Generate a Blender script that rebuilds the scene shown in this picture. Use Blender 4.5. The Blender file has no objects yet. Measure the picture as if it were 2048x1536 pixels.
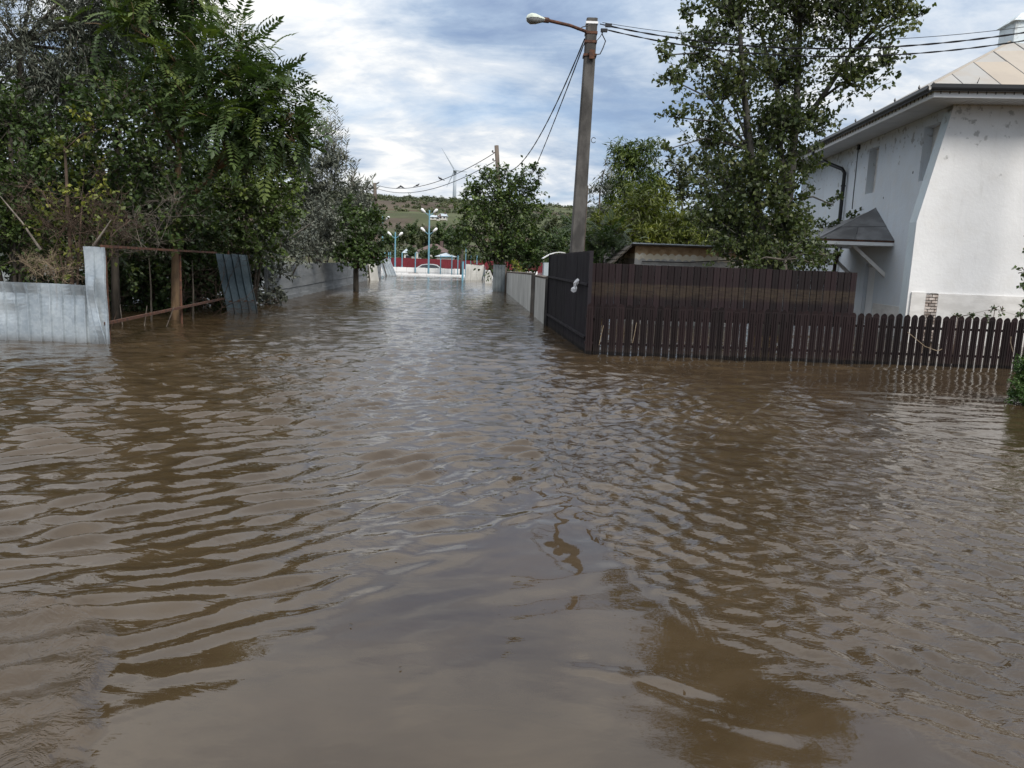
import bpy, math, random
import numpy as np
from mathutils import Vector, Matrix

C = bpy.context.scene.collection
PI = math.pi

# ------------------------------------------------------------------ camera
H = 1.55                      # eye height above the flood water
PITCH = math.radians(9.46)
ROLL = math.radians(2.06)
FPX = 1500.0                  # focal length in pixels of a 2048 px wide frame
r0 = Vector((1, 0, 0)); f0 = Vector((0, math.cos(PITCH), -math.sin(PITCH))); u0 = Vector((0, math.sin(PITCH), math.cos(PITCH)))
cr = r0 * math.cos(ROLL) + u0 * math.sin(ROLL)
cu = -r0 * math.sin(ROLL) + u0 * math.cos(ROLL)
cam_data = bpy.data.cameras.new('camera')
cam_data.sensor_width = 36.0
cam_data.lens = FPX / 2048 * 36.0
cam_data.clip_start = 0.05
cam_data.clip_end = 6000
cam = bpy.data.objects.new('camera', cam_data)
C.objects.link(cam)
M = Matrix((cr, cu, -f0)).transposed().to_4x4()
M.translation = Vector((0, 0, H))
cam.matrix_world = M
bpy.context.scene.camera = cam

# ------------------------------------------------------------------ exposure
sc = bpy.context.scene
sc.view_settings.view_transform = 'Standard'
sc.view_settings.look = 'None'
sc.view_settings.gamma = 1.0
sc.view_settings.exposure = 0.80
sc.view_settings.use_curve_mapping = False
sc.cycles.max_bounces = 8
sc.cycles.transparent_max_bounces = 8
sc.cycles.caustics_reflective = False
sc.cycles.caustics_refractive = False

# ------------------------------------------------------------------ sun (behind thin cloud)
SUN_EL, SUN_AZ = math.radians(42), math.radians(150)     # azimuth clockwise from +Y
sun_dir = Vector((math.sin(SUN_AZ) * math.cos(SUN_EL), math.cos(SUN_AZ) * math.cos(SUN_EL), math.sin(SUN_EL)))
sd = bpy.data.lights.new('sun', 'SUN')
sd.energy = 1.7
sd.angle = math.radians(18)
sd.color = (1.0, 0.95, 0.88)
so = bpy.data.objects.new('sun', sd)
so.rotation_euler = sun_dir.to_track_quat('Z', 'Y').to_euler()
so.location = (0, 0, 40)
C.objects.link(so)

# ------------------------------------------------------------------ world: sky and cloud layers
def nd(nt, kind, **kw):
    n = nt.nodes.new(kind)
    for k, v in kw.items():
        if k.startswith('i_'):
            key = k[2:]
            n.inputs[int(key) if key.isdigit() else key.replace('_', ' ')].default_value = v
        else:
            setattr(n, k, v)
    return n

def math_node(nt, op, a, b=None, c=None, clamp=False):
    n = nt.nodes.new('ShaderNodeMath'); n.operation = op; n.use_clamp = clamp
    for i, v in enumerate((a, b, c)):
        if v is None: continue
        if isinstance(v, (int, float)): n.inputs[i].default_value = v
        else: nt.links.new(v, n.inputs[i])
    return n.outputs[0]

def sstep(nt, v, lo, hi, a=0.0, b=1.0):
    n = nt.nodes.new('ShaderNodeMapRange'); n.interpolation_type = 'SMOOTHSTEP'
    nt.links.new(v, n.inputs[0])
    n.inputs[1].default_value = lo; n.inputs[2].default_value = hi
    n.inputs[3].default_value = a; n.inputs[4].default_value = b
    return n.outputs[0]

def mixc(nt, fac, a, b, mode='MIX'):
    n = nt.nodes.new('ShaderNodeMix'); n.data_type = 'RGBA'; n.blend_type = mode
    for sock, v in ((n.inputs[0], fac), (n.inputs[6], a), (n.inputs[7], b)):
        if isinstance(v, (int, float)): sock.default_value = v
        elif isinstance(v, (tuple, list)): sock.default_value = tuple(v) + ((1,) if len(v) == 3 else ())
        else: nt.links.new(v, sock)
    return n.outputs[2]

def ramp(nt, v, stops):
    n = nt.nodes.new('ShaderNodeValToRGB')
    e = n.color_ramp.elements
    while len(e) < len(stops): e.new(0.5)
    for i, (p, c) in enumerate(stops):
        e[i].position = p; e[i].color = tuple(c) + (1,)
    nt.links.new(v, n.inputs[0])
    return n.outputs[0]

def noise(nt, vec, scale, detail=4, rough=0.55, dist=0.0):
    n = nt.nodes.new('ShaderNodeTexNoise')
    n.inputs['Scale'].default_value = scale; n.inputs['Detail'].default_value = detail
    n.inputs['Roughness'].default_value = rough; n.inputs['Distortion'].default_value = dist
    if vec is not None: nt.links.new(vec, n.inputs['Vector'])
    return n.outputs['Fac']

def mapping(nt, vec, scale=(1, 1, 1), rot=(0, 0, 0), loc=(0, 0, 0)):
    n = nt.nodes.new('ShaderNodeMapping')
    n.inputs['Scale'].default_value = scale; n.inputs['Rotation'].default_value = rot; n.inputs['Location'].default_value = loc
    nt.links.new(vec, n.inputs['Vector'])
    return n.outputs[0]

world = bpy.data.worlds.new('World')
sc.world = world
world.use_nodes = True
wt = world.node_tree
wt.nodes.clear()
wout = wt.nodes.new('ShaderNodeOutputWorld')
sky = nd(wt, 'ShaderNodeTexSky', sky_type='NISHITA', sun_disc=False)
sky.sun_elevation = SUN_EL; sky.sun_rotation = SUN_AZ
bg_sky = wt.nodes.new('ShaderNodeBackground'); bg_sky.inputs[1].default_value = 0.13
wt.links.new(sky.outputs[0], bg_sky.inputs[0])
tc = wt.nodes.new('ShaderNodeTexCoord')
sep = wt.nodes.new('ShaderNodeSeparateXYZ'); wt.links.new(tc.outputs['Generated'], sep.inputs[0])
dz = math_node(wt, 'ADD', math_node(wt, 'MAXIMUM', sep.outputs[2], 0.0), 0.22)
uu = math_node(wt, 'DIVIDE', sep.outputs[0], dz)
vv = math_node(wt, 'DIVIDE', sep.outputs[1], dz)
cmb = wt.nodes.new('ShaderNodeCombineXYZ')
wt.links.new(uu, cmb.inputs[0]); wt.links.new(vv, cmb.inputs[1])
v1 = mapping(wt, cmb.outputs[0], scale=(0.95, 1.25, 1), rot=(0, 0, math.radians(22)), loc=(5.3, 1.7, 0))
n_big = noise(wt, v1, 0.55, 3, 0.5, 0.4)
n_mid = noise(wt, v1, 1.9, 9, 0.58, 0.5)
n_fin = noise(wt, v1, 6.0, 8, 0.62, 0.3)
# the real cloud banks seen over the street: soft lobes round directions in the sky
def lobe(px, py, sharp_h, sharp_v, tilt=0.0):
    d = (cr * ((px - 1024) / FPX) - cu * ((py - 768) / FPX) + f0).normalized()
    side = Vector((d.y, -d.x, 0)).normalized(); up = side.cross(d)
    a = side * math.cos(tilt) + up * math.sin(tilt); b = -side * math.sin(tilt) + up * math.cos(tilt)
    res = []
    for ax, s in ((a, sharp_h), (b, sharp_v)):
        n = wt.nodes.new('ShaderNodeVectorMath'); n.operation = 'DOT_PRODUCT'
        wt.links.new(tc.outputs['Generated'], n.inputs[0]); n.inputs[1].default_value = ax
        q = math_node(wt, 'MULTIPLY', n.outputs['Value'], s)
        res.append(math_node(wt, 'MULTIPLY', q, q))
    n = wt.nodes.new('ShaderNodeVectorMath'); n.operation = 'DOT_PRODUCT'
    wt.links.new(tc.outputs['Generated'], n.inputs[0]); n.inputs[1].default_value = d
    front = math_node(wt, 'GREATER_THAN', n.outputs['Value'], 0.0)
    e = math_node(wt, 'EXPONENT', math_node(wt, 'MULTIPLY', math_node(wt, 'ADD', res[0], res[1]), -1.0))
    return math_node(wt, 'MULTIPLY', e, front)
bright = math_node(wt, 'ADD', math_node(wt, 'MULTIPLY', math_node(wt, 'SUBTRACT', n_big, 0.5), 1.0),
                   math_node(wt, 'ADD', math_node(wt, 'MULTIPLY', math_node(wt, 'SUBTRACT', n_mid, 0.5), 2.0),
                             math_node(wt, 'MULTIPLY', math_node(wt, 'SUBTRACT', n_fin, 0.5), 0.8)))
bright = math_node(wt, 'ADD', bright, 0.54)
for (px, py, sh, sv, tl, amp) in ((800, 190, 4.0, 10, -0.42, 0.24), (1010, 225, 7, 14, -0.35, 0.28), (540, 60, 5, 8, -0.3, 0.16), (740, 272, 12, 34, -0.1, 0.26),
                                  (980, 50, 5.5, 9, -0.1, -0.30), (1230, 260, 6, 7, 0.2, -0.24), (860, 335, 6, 26, 0.0, -0.26), (1900, 130, 5, 7, 0.1, 0.06),
                                  (1100, 395, 5, 30, 0.0, 0.22), (700, 370, 5, 30, 0.0, 0.12)):
    bright = math_node(wt, 'ADD', bright, math_node(wt, 'MULTIPLY', lobe(px, py, sh, sv, tl), amp))
cloud = ramp(wt, bright, [(0.05, (0.15, 0.205, 0.31)), (0.34, (0.22, 0.285, 0.385)), (0.55, (0.325, 0.38, 0.455)), (0.76, (0.43, 0.465, 0.51)), (1.0, (0.60, 0.60, 0.59))])
bg_cl = wt.nodes.new('ShaderNodeBackground'); bg_cl.inputs[1].default_value = 1.0
cloud = mixc(wt, sstep(wt, sep.outputs[2], 0.25, 0.75, 0.0, 0.55), cloud, (0.49, 0.475, 0.46))
wt.links.new(cloud, bg_cl.inputs[0])
# overcast skies brighten towards the zenith
wt.links.new(sstep(wt, sep.outputs[2], 0.16, 0.85, 1.0, 1.85), bg_cl.inputs[1])
cover = sstep(wt, math_node(wt, 'ADD', n_big, math_node(wt, 'MULTIPLY', n_mid, 0.8)), 0.62, 0.92, 0.80, 1.0)
mx = wt.nodes.new('ShaderNodeMixShader')
wt.links.new(cover, mx.inputs[0]); wt.links.new(bg_sky.outputs[0], mx.inputs[1]); wt.links.new(bg_cl.outputs[0], mx.inputs[2])
wt.links.new(mx.outputs[0], wout.inputs[0])

# ------------------------------------------------------------------ placing helpers: photo measurement -> world point
def ray(px, py):
    return cr * ((px - 1024) / FPX) - cu * ((py - 768) / FPX) + f0
def W(px, py, z=0.0):
    d = ray(px, py); t = (z - H) / d.z
    return Vector((0, 0, H)) + d * t
def P(px, py, Y):
    d = ray(px, py)
    return Vector((0, 0, H)) + d * (Y / d.y)

# ------------------------------------------------------------------ object helpers
def tag(o, label=None, cat=None, group=None, kind=None):
    if label: o['label'] = label
    if cat: o['category'] = cat
    if group: o['group'] = group
    if kind: o['kind'] = kind
    return o
def thing(name, label, cat, loc=(0, 0, 0), rz=0.0, group=None):
    o = bpy.data.objects.new(name, None)
    o.empty_display_size = 0.2
    o.location = loc; o.rotation_euler = (0, 0, rz)
    C.objects.link(o)
    return tag(o, label, cat, group)
def link(name, me, mat=None, parent=None, loc=None, rot=None):
    o = bpy.data.objects.new(name, me)
    if mat is not None and not me.materials: me.materials.append(mat)
    C.objects.link(o)
    if parent is not None: o.parent = parent
    if loc is not None: o.location = loc
    if rot is not None: o.rotation_euler = rot
    return o

class MB:
    """collects faces of one mesh"""
    def __init__(s): s.v = []; s.f = []
    def quad(s, *p):
        b = len(s.v); s.v += [tuple(q) for q in p]; s.f.append(tuple(range(b, b + len(p)))); return s
    def box(s, x0, x1, y0, y1, z0, z1):
        b = len(s.v)
        s.v += [(x0, y0, z0), (x1, y0, z0), (x1, y1, z0), (x0, y1, z0), (x0, y0, z1), (x1, y0, z1), (x1, y1, z1), (x0, y1, z1)]
        s.f += [(b, b + 3, b + 2, b + 1), (b + 4, b + 5, b + 6, b + 7), (b, b + 1, b + 5, b + 4), (b + 1, b + 2, b + 6, b + 5), (b + 2, b + 3, b + 7, b + 6), (b + 3, b, b + 4, b + 7)]
        return s
    def hexa(s, p):          # eight corners, bottom ring then top ring
        b = len(s.v); s.v += [tuple(q) for q in p]
        s.f += [(b, b + 3, b + 2, b + 1), (b + 4, b + 5, b + 6, b + 7), (b, b + 1, b + 5, b + 4), (b + 1, b + 2, b + 6, b + 5), (b + 2, b + 3, b + 7, b + 6), (b + 3, b, b + 4, b + 7)]
        return s
    def prism(s, poly, d):   # polygon of 3-D points pushed along vector d
        b = len(s.v); n = len(poly); d = Vector(d)
        s.v += [tuple(Vector(p)) for p in poly] + [tuple(Vector(p) + d) for p in poly]
        s.f.append(tuple(range(b + n - 1, b - 1, -1))); s.f.append(tuple(range(b + n, b + 2 * n)))
        for i in range(n):
            j = (i + 1) % n
            s.f.append((b + i, b + j, b + n + j, b + n + i))
        return s
    def tube(s, pts, rad, n=6, caps=True):
        pts = [Vector(p) for p in pts]
        if isinstance(rad, (int, float)): rad = [rad] * len(pts)
        b = len(s.v); ref = Vector((0.31, 0.17, 0.93)).normalized()
        for i, p in enumerate(pts):
            t = (pts[min(i + 1, len(pts) - 1)] - pts[max(i - 1, 0)]).normalized()
            a = t.cross(ref)
            if a.length < 1e-3: a = t.cross(Vector((1, 0, 0)))
            a.normalize(); c = t.cross(a)
            for k in range(n):
                g = 2 * PI * k / n
                s.v.append(tuple(p + (a * math.cos(g) + c * math.sin(g)) * rad[i]))
        for i in range(len(pts) - 1):
            for k in range(n):
                k2 = (k + 1) % n
                s.f.append((b + i * n + k, b + i * n + k2, b + (i + 1) * n + k2, b + (i + 1) * n + k))
        if caps:
            s.f.append(tuple(b + k for k in range(n - 1, -1, -1)))
            s.f.append(tuple(b + (len(pts) - 1) * n + k for k in range(n)))
        return s
    def lathe(s, prof, n=12, centre=(0, 0, 0), axis='Z'):
        b = len(s.v)
        for (r, z) in prof:
            for k in range(n):
                g = 2 * PI * k / n
                p = (r * math.cos(g), r * math.sin(g), z)
                if axis == 'Y': p = (p[0], p[2], p[1])
                if axis == 'X': p = (p[2], p[0], p[1])
                s.v.append((p[0] + centre[0], p[1] + centre[1], p[2] + centre[2]))
        for i in range(len(prof) - 1):
            for k in range(n):
                k2 = (k + 1) % n
                s.f.append((b + i * n + k, b + i * n + k2, b + (i + 1) * n + k2, b + (i + 1) * n + k))
        return s
    def mesh(s, name, smooth=False):
        me = bpy.data.meshes.new(name); me.from_pydata(s.v, [], s.f); me.update()
        if smooth: me.polygons.foreach_set('use_smooth', [True] * len(me.polygons))
        return me
    def build(s, name, mat, parent=None, smooth=False, loc=None, rot=None, bevel=0.0):
        o = link(name, s.mesh(name, smooth), mat, parent, loc, rot)
        if bevel:
            m = o.modifiers.new('bevel', 'BEVEL'); m.width = bevel; m.segments = 2; m.limit_method = 'ANGLE'
        return o

def np_mesh(name, verts, faces, smooth=False, attr=None, attr_name='tint'):
    """verts (N,3); faces (M,k)"""
    me = bpy.data.meshes.new(name)
    verts = np.ascontiguousarray(verts, dtype=np.float32); faces = np.ascontiguousarray(faces, dtype=np.int32)
    k = faces.shape[1]
    me.vertices.add(len(verts)); me.vertices.foreach_set('co', verts.ravel())
    me.loops.add(faces.size); me.loops.foreach_set('vertex_index', faces.ravel())
    me.polygons.add(len(faces))
    me.polygons.foreach_set('loop_start', np.arange(0, faces.size, k, dtype=np.int32))
    me.polygons.foreach_set('loop_total', np.full(len(faces), k, dtype=np.int32))
    if smooth: me.polygons.foreach_set('use_smooth', np.ones(len(faces), dtype=bool))
    me.update(calc_edges=True)
    if attr is not None:
        attrs = attr if isinstance(attr, dict) else {attr_name: attr}
        for an, av in attrs.items():
            a = me.attributes.new(an, 'FLOAT', 'POINT'); a.data.foreach_set('value', np.asarray(av, dtype=np.float32))
    return me

# ------------------------------------------------------------------ materials
def new_mat(name):
    m = bpy.data.materials.new(name); m.use_nodes = True
    nt = m.node_tree; nt.nodes.clear()
    out = nt.nodes.new('ShaderNodeOutputMaterial')
    b = nt.nodes.new('ShaderNodeBsdfPrincipled')
    nt.links.new(b.outputs[0], out.inputs[0])
    return m, nt, b, out
def coords(nt, which='Object'):
    return nt.nodes.new('ShaderNodeTexCoord').outputs[which]
def geo_pos(nt):
    return nt.nodes.new('ShaderNodeNewGeometry').outputs['Position']
def bump(nt, b, h, strength=0.3, dist=0.02):
    n = nt.nodes.new('ShaderNodeBump'); n.inputs['Strength'].default_value = strength; n.inputs['Distance'].default_value = dist
    nt.links.new(h, n.inputs['Height']); nt.links.new(n.outputs[0], b.inputs['Normal'])
def setv(nt, b, name, v):
    if isinstance(v, (int, float)): b.inputs[name].default_value = v
    elif isinstance(v, tuple): b.inputs[name].default_value = v + (1,)
    else: nt.links.new(v, b.inputs[name])

def mat_simple(name, c1, c2=None, scale=4.0, rough=0.7, metal=0.0, spec=0.5, bump_s=0.15, bscale=None, detail=6, stretch=(1, 1, 1), rnd=0.0):
    m, nt, b, out = new_mat(name)
    pos = mapping(nt, geo_pos(nt), scale=stretch)
    n = noise(nt, pos, scale, detail, 0.6)
    c2 = c2 or tuple(x * 0.75 for x in c1)
    col = mixc(nt, sstep(nt, n, 0.35, 0.65), c2, c1)
    if rnd:
        oi = nt.nodes.new('ShaderNodeObjectInfo')
        k = sstep(nt, oi.outputs['Random'], 0, 1, 1 - rnd, 1 + rnd)
        hs = nt.nodes.new('ShaderNodeHueSaturation'); nt.links.new(k, hs.inputs['Value']); nt.links.new(col, hs.inputs['Color']); col = hs.outputs[0]
    setv(nt, b, 'Base Color', col)
    b.inputs['Roughness'].default_value = rough; b.inputs['Metallic'].default_value = metal
    b.inputs['Specular IOR Level'].default_value = spec
    if bump_s: bump(nt, b, noise(nt, pos, bscale or scale * 6, 4, 0.6), bump_s, 0.01)
    return m

def mat_leaf(name, dark, mid, light, trans=0.25, rough=0.45, spec=0.4, tcol=None):
    m, nt, b, out = new_mat(name)
    at = nt.nodes.new('ShaderNodeAttribute'); at.attribute_name = 'tint'
    col = ramp(nt, at.outputs['Fac'], [(0.0, dark), (0.55, mid), (1.0, light)])
    setv(nt, b, 'Base Color', col)
    b.inputs['Roughness'].default_value = rough; b.inputs['Specular IOR Level'].default_value = spec
    tr = nt.nodes.new('ShaderNodeBsdfTranslucent')
    nt.links.new(mixc(nt, 1.0, col, tcol or (1.1, 1.25, 0.5), 'MULTIPLY'), tr.inputs[0])
    ms = nt.nodes.new('ShaderNodeMixShader'); ms.inputs[0].default_value = trans
    nt.links.new(b.outputs[0], ms.inputs[1]); nt.links.new(tr.outputs[0], ms.inputs[2]); nt.links.new(ms.outputs[0], out.inputs[0])
    return m

MAT = {}
MAT['leaf_dark'] = mat_leaf('leaf_dark', (0.028, 0.047, 0.015), (0.059, 0.097, 0.030), (0.147, 0.186, 0.052))
MAT['leaf_mid'] = mat_leaf('leaf_mid', (0.033, 0.054, 0.018), (0.067, 0.106, 0.031), (0.154, 0.201, 0.055))
MAT['leaf_bright'] = mat_leaf('leaf_bright', (0.041, 0.064, 0.019), (0.084, 0.124, 0.031), (0.186, 0.230, 0.053))
MAT['leaf_silver'] = mat_leaf('leaf_silver', (0.087, 0.097, 0.075), (0.173, 0.186, 0.145), (0.380, 0.389, 0.312), trans=0.162, tcol=(1, 1.1, 1.080))
MAT['leaf_poplar'] = mat_leaf('leaf_poplar', (0.044, 0.064, 0.024), (0.088, 0.112, 0.040), (0.155, 0.165, 0.055), rough=0.42, spec=0.4, trans=0.34)
MAT['leaf_yellow'] = mat_leaf('leaf_yellow', (0.069, 0.090, 0.018), (0.147, 0.171, 0.033), (0.294, 0.296, 0.052))
MAT['leaf_far'] = mat_leaf('leaf_far', (0.036, 0.048, 0.020), (0.070, 0.086, 0.035), (0.141, 0.149, 0.061), trans=0.1)
MAT['leaf_thuja'] = mat_leaf('leaf_thuja', (0.026, 0.057, 0.013), (0.058, 0.115, 0.022), (0.128, 0.207, 0.044), trans=0.15)
MAT['bark'] = mat_simple('bark', (0.10, 0.085, 0.068), (0.045, 0.038, 0.03), scale=9, rough=0.9, bump_s=0.6, bscale=30, stretch=(1, 1, 0.25))
MAT['bark_tan'] = mat_simple('bark_tan', (0.26, 0.17, 0.095), (0.13, 0.085, 0.05), scale=9, rough=0.9, bump_s=0.6, bscale=30, stretch=(1, 1, 0.2))
MAT['bark_pale'] = mat_simple('bark_pale', (0.085, 0.080, 0.068), (0.035, 0.033, 0.028), scale=7, rough=0.85, bump_s=0.5, bscale=26, stretch=(1, 1, 0.3))
MAT['twig'] = mat_simple('twig', (0.10, 0.065, 0.045), (0.045, 0.03, 0.02), scale=6, rough=0.9, bump_s=0)
MAT['twig_grey'] = mat_simple('twig_grey', (0.22, 0.19, 0.16), (0.10, 0.085, 0.07), scale=6, rough=0.9, bump_s=0)
MAT['concrete'] = mat_simple('concrete', (0.105, 0.098, 0.090), (0.045, 0.042, 0.039), scale=3.5, rough=0.9, bump_s=0.5, bscale=45, stretch=(1, 1, 0.45))
MAT['concrete_slab'] = mat_simple('concrete_slab', (0.205, 0.215, 0.22), (0.145, 0.155, 0.16), scale=1.6, rough=0.9, bump_s=0.3, rnd=0.06, stretch=(0.5, 0.5, 3))
MAT['white_slab'] = mat_simple('white_slab', (0.60, 0.595, 0.56), (0.42, 0.415, 0.385), scale=2.0, rough=0.85, bump_s=0.2, rnd=0.05, stretch=(1, 1, 0.4))
MAT['black_plastic'] = mat_simple('black_plastic', (0.012, 0.012, 0.013), rough=0.35, bump_s=0)
MAT['cable'] = mat_simple('cable', (0.013, 0.013, 0.016), rough=0.5, bump_s=0)
MAT['rust'] = mat_simple('rust', (0.13, 0.055, 0.03), (0.055, 0.028, 0.02), scale=12, rough=0.85, bump_s=0.3)
MAT['wood_grey'] = mat_simple('wood_grey', (0.16, 0.13, 0.105), (0.08, 0.062, 0.05), scale=5, rough=0.9, bump_s=0.4, stretch=(1, 1, 0.12))
MAT['blue_paint'] = mat_simple('blue_paint', (0.13, 0.33, 0.44), (0.17, 0.31, 0.38), scale=3, rough=0.5, bump_s=0.05)
MAT['white_paint'] = mat_simple('white_paint', (0.84, 0.84, 0.84), (0.76, 0.76, 0.75), scale=1.2, rough=0.5, bump_s=0.05)
MAT['red_sheet'] = mat_simple('red_sheet', (0.19, 0.018, 0.028), (0.13, 0.014, 0.022), scale=1.0, rough=0.5, bump_s=0.05)
MAT['dark_tin'] = mat_simple('dark_tin', (0.16, 0.162, 0.165), (0.09, 0.09, 0.092), scale=2.5, rough=0.45, spec=0.6, bump_s=0.2, rnd=0.15)
MAT['soffit'] = mat_simple('soffit', (0.62, 0.63, 0.64), (0.54, 0.55, 0.56), scale=2, rough=0.5, bump_s=0.03)
MAT['shell'] = mat_simple('shell', (0.62, 0.66, 0.58), (0.45, 0.50, 0.42), scale=5, rough=0.4, bump_s=0.05)
MAT['soil'] = mat_simple('soil', (0.10, 0.075, 0.05), (0.06, 0.045, 0.03), scale=0.4, rough=0.95)
MAT['asbestos'] = mat_simple('asbestos', (0.20, 0.19, 0.18), (0.10, 0.095, 0.09), scale=3, rough=0.9)
MAT['far_roof'] = mat_simple('far_roof', (0.13, 0.085, 0.075), (0.09, 0.06, 0.055), scale=0.8, rough=0.8)
MAT['far_wall'] = mat_simple('far_wall', (0.62, 0.60, 0.55), (0.5, 0.48, 0.44), scale=0.5, rough=0.9)
MAT['far_tin'] = mat_simple('far_tin', (0.46, 0.52, 0.56), (0.36, 0.41, 0.45), scale=0.8, rough=0.5)
MAT['bird'] = mat_simple('bird', (0.035, 0.035, 0.042), rough=0.7, bump_s=0)
MAT['turbine'] = mat_simple('turbine', (0.34, 0.38, 0.42), (0.32, 0.36, 0.40), scale=0.1, rough=0.4, bump_s=0)
MAT['car_paint'] = mat_simple('car_paint', (0.42, 0.43, 0.43), (0.38, 0.39, 0.39), scale=2, rough=0.25, metal=0.6, bump_s=0)
MAT['tyre'] = mat_simple('tyre', (0.02, 0.02, 0.02), rough=0.8, bump_s=0)
MAT['plastic_bag'] = mat_simple('plastic_bag', (0.80, 0.80, 0.80), (0.62, 0.62, 0.63), scale=18, rough=0.4)
MAT['straw_dark'] = mat_simple('straw_dark', (0.03, 0.022, 0.014), (0.05, 0.035, 0.02), scale=2, rough=0.8, bump_s=0)
MAT['straw'] = mat_simple('straw', (0.34, 0.27, 0.18), (0.22, 0.16, 0.10), scale=20, rough=0.8, bump_s=0)
m, nt, b, out = new_mat('glass_dark'); b.inputs['Base Color'].default_value = (0.02, 0.025, 0.03, 1); b.inputs['Roughness'].default_value = 0.05; MAT['glass_dark'] = m
m, nt, b, out = new_mat('lamp_glass'); b.inputs['Base Color'].default_value = (0.75, 0.78, 0.78, 1); b.inputs['Roughness'].default_value = 0.12
b.inputs['Transmission Weight'].default_value = 0.65; MAT['lamp_glass'] = m

# brown painted metal of the fences: dark purple-brown with silt film
def mat_brown(name, base, silt_lo=None, silt_hi=None):
    m, nt, b, out = new_mat(name)
    pos = geo_pos(nt)
    sp = nt.nodes.new('ShaderNodeSeparateXYZ'); nt.links.new(pos, sp.inputs[0])
    n1 = noise(nt, mapping(nt, pos, scale=(1, 1, 0.3)), 5, 6, 0.6)
    n2 = noise(nt, mapping(nt, pos, scale=(2.2, 1, 14)), 3.0, 5, 0.7, 0.5)
    col = mixc(nt, sstep(nt, n1, 0.3, 0.7), tuple(x * 0.78 for x in base), base)
    oi = nt.nodes.new('ShaderNodeObjectInfo')
    hs = nt.nodes.new('ShaderNodeHueSaturation'); nt.links.new(sstep(nt, oi.outputs['Random'], 0, 1, 0.6, 1.5), hs.inputs['Value']); nt.links.new(col, hs.inputs['Color'])
    col = hs.outputs[0]
    # drying silt just above the water
    wet = sstep(nt, math_node(nt, 'ADD', sp.outputs[2], math_node(nt, 'MULTIPLY', n1, 0.12)), 0.05, 0.26, 0.35, 0.0)
    col = mixc(nt, wet, col, (0.045, 0.033, 0.024))
    if silt_lo is not None:
        band = math_node(nt, 'MULTIPLY', sstep(nt, math_node(nt, 'ADD', sp.outputs[2], math_node(nt, 'MULTIPLY', n2, 0.05)), silt_lo - 0.05, silt_lo + 0.06),
                         sstep(nt, sp.outputs[2], silt_hi - 0.02, silt_hi + 0.015, 1, 0))
        band = math_node(nt, 'MULTIPLY', band, sstep(nt, n2, 0.35, 0.62, 0.15, 0.75))
        col = mixc(nt, band, col, (0.050, 0.036, 0.022))
    soak = sstep(nt, math_node(nt, 'ADD', sp.outputs[2], math_node(nt, 'MULTIPLY', n2, -0.05)), 0.015, 0.045, 0.0, 1.0)
    col = mixc(nt, soak, (0.006, 0.004, 0.0035), col)
    setv(nt, b, 'Base Color', col)
    setv(nt, b, 'Roughness', sstep(nt, n1, 0.3, 0.7, 0.6, 0.8)); b.inputs['Specular IOR Level'].default_value = 0.25
    bump(nt, b, noise(nt, pos, 30, 3), 0.1, 0.004)
    return m
MAT['brown'] = mat_brown('brown', (0.0135, 0.0070, 0.0075))
MAT['brown_tall'] = mat_brown('brown_tall', (0.0145, 0.0080, 0.0090), 1.0, 1.20)
MAT['plum'] = mat_brown('plum', (0.014, 0.011, 0.014))

# zinc sheet
def mat_zinc(name, base, dark):
    m, nt, b, out = new_mat(name)
    pos = geo_pos(nt)
    vo = nt.nodes.new('ShaderNodeTexVoronoi'); vo.inputs['Scale'].default_value = 28; nt.links.new(pos, vo.inputs['Vector'])
    sp = nt.nodes.new('ShaderNodeSeparateColor'); nt.links.new(vo.outputs['Color'], sp.inputs[0])
    n1 = noise(nt, pos, 1.8, 6, 0.6); n2 = noise(nt, mapping(nt, pos, scale=(4, 4, 0.4)), 6, 4, 0.6)
    f = math_node(nt, 'ADD', math_node(nt, 'MULTIPLY', sp.outputs[0], 0.14), math_node(nt, 'MULTIPLY', n1, 0.9))
    col = mixc(nt, sstep(nt, f, 0.32, 0.72), dark, base)
    col = mixc(nt, sstep(nt, n2, 0.60, 0.76, 0, 0.35), col, (0.22, 0.18, 0.14))
    sx = nt.nodes.new('ShaderNodeSeparateXYZ'); nt.links.new(pos, sx.inputs[0])
    col = mixc(nt, sstep(nt, math_node(nt, 'ADD', sx.outputs[2], math_node(nt, 'MULTIPLY', n1, 0.1)), 0.02, 0.20, 0.55, 0.0), col, (0.14, 0.12, 0.10))
    setv(nt, b, 'Base Color', col)
    b.inputs['Metallic'].default_value = 0.45
    setv(nt, b, 'Roughness', sstep(nt, n1, 0.3, 0.7, 0.34, 0.52))
    bump(nt, b, noise(nt, pos, 5, 3), 0.14, 0.02)
    return m
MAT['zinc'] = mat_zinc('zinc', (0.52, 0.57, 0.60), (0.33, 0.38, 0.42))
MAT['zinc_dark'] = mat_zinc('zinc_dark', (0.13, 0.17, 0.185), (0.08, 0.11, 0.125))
MAT['zinc_dull'] = mat_zinc('zinc_dull', (0.19, 0.215, 0.225), (0.12, 0.14, 0.15))

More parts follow.
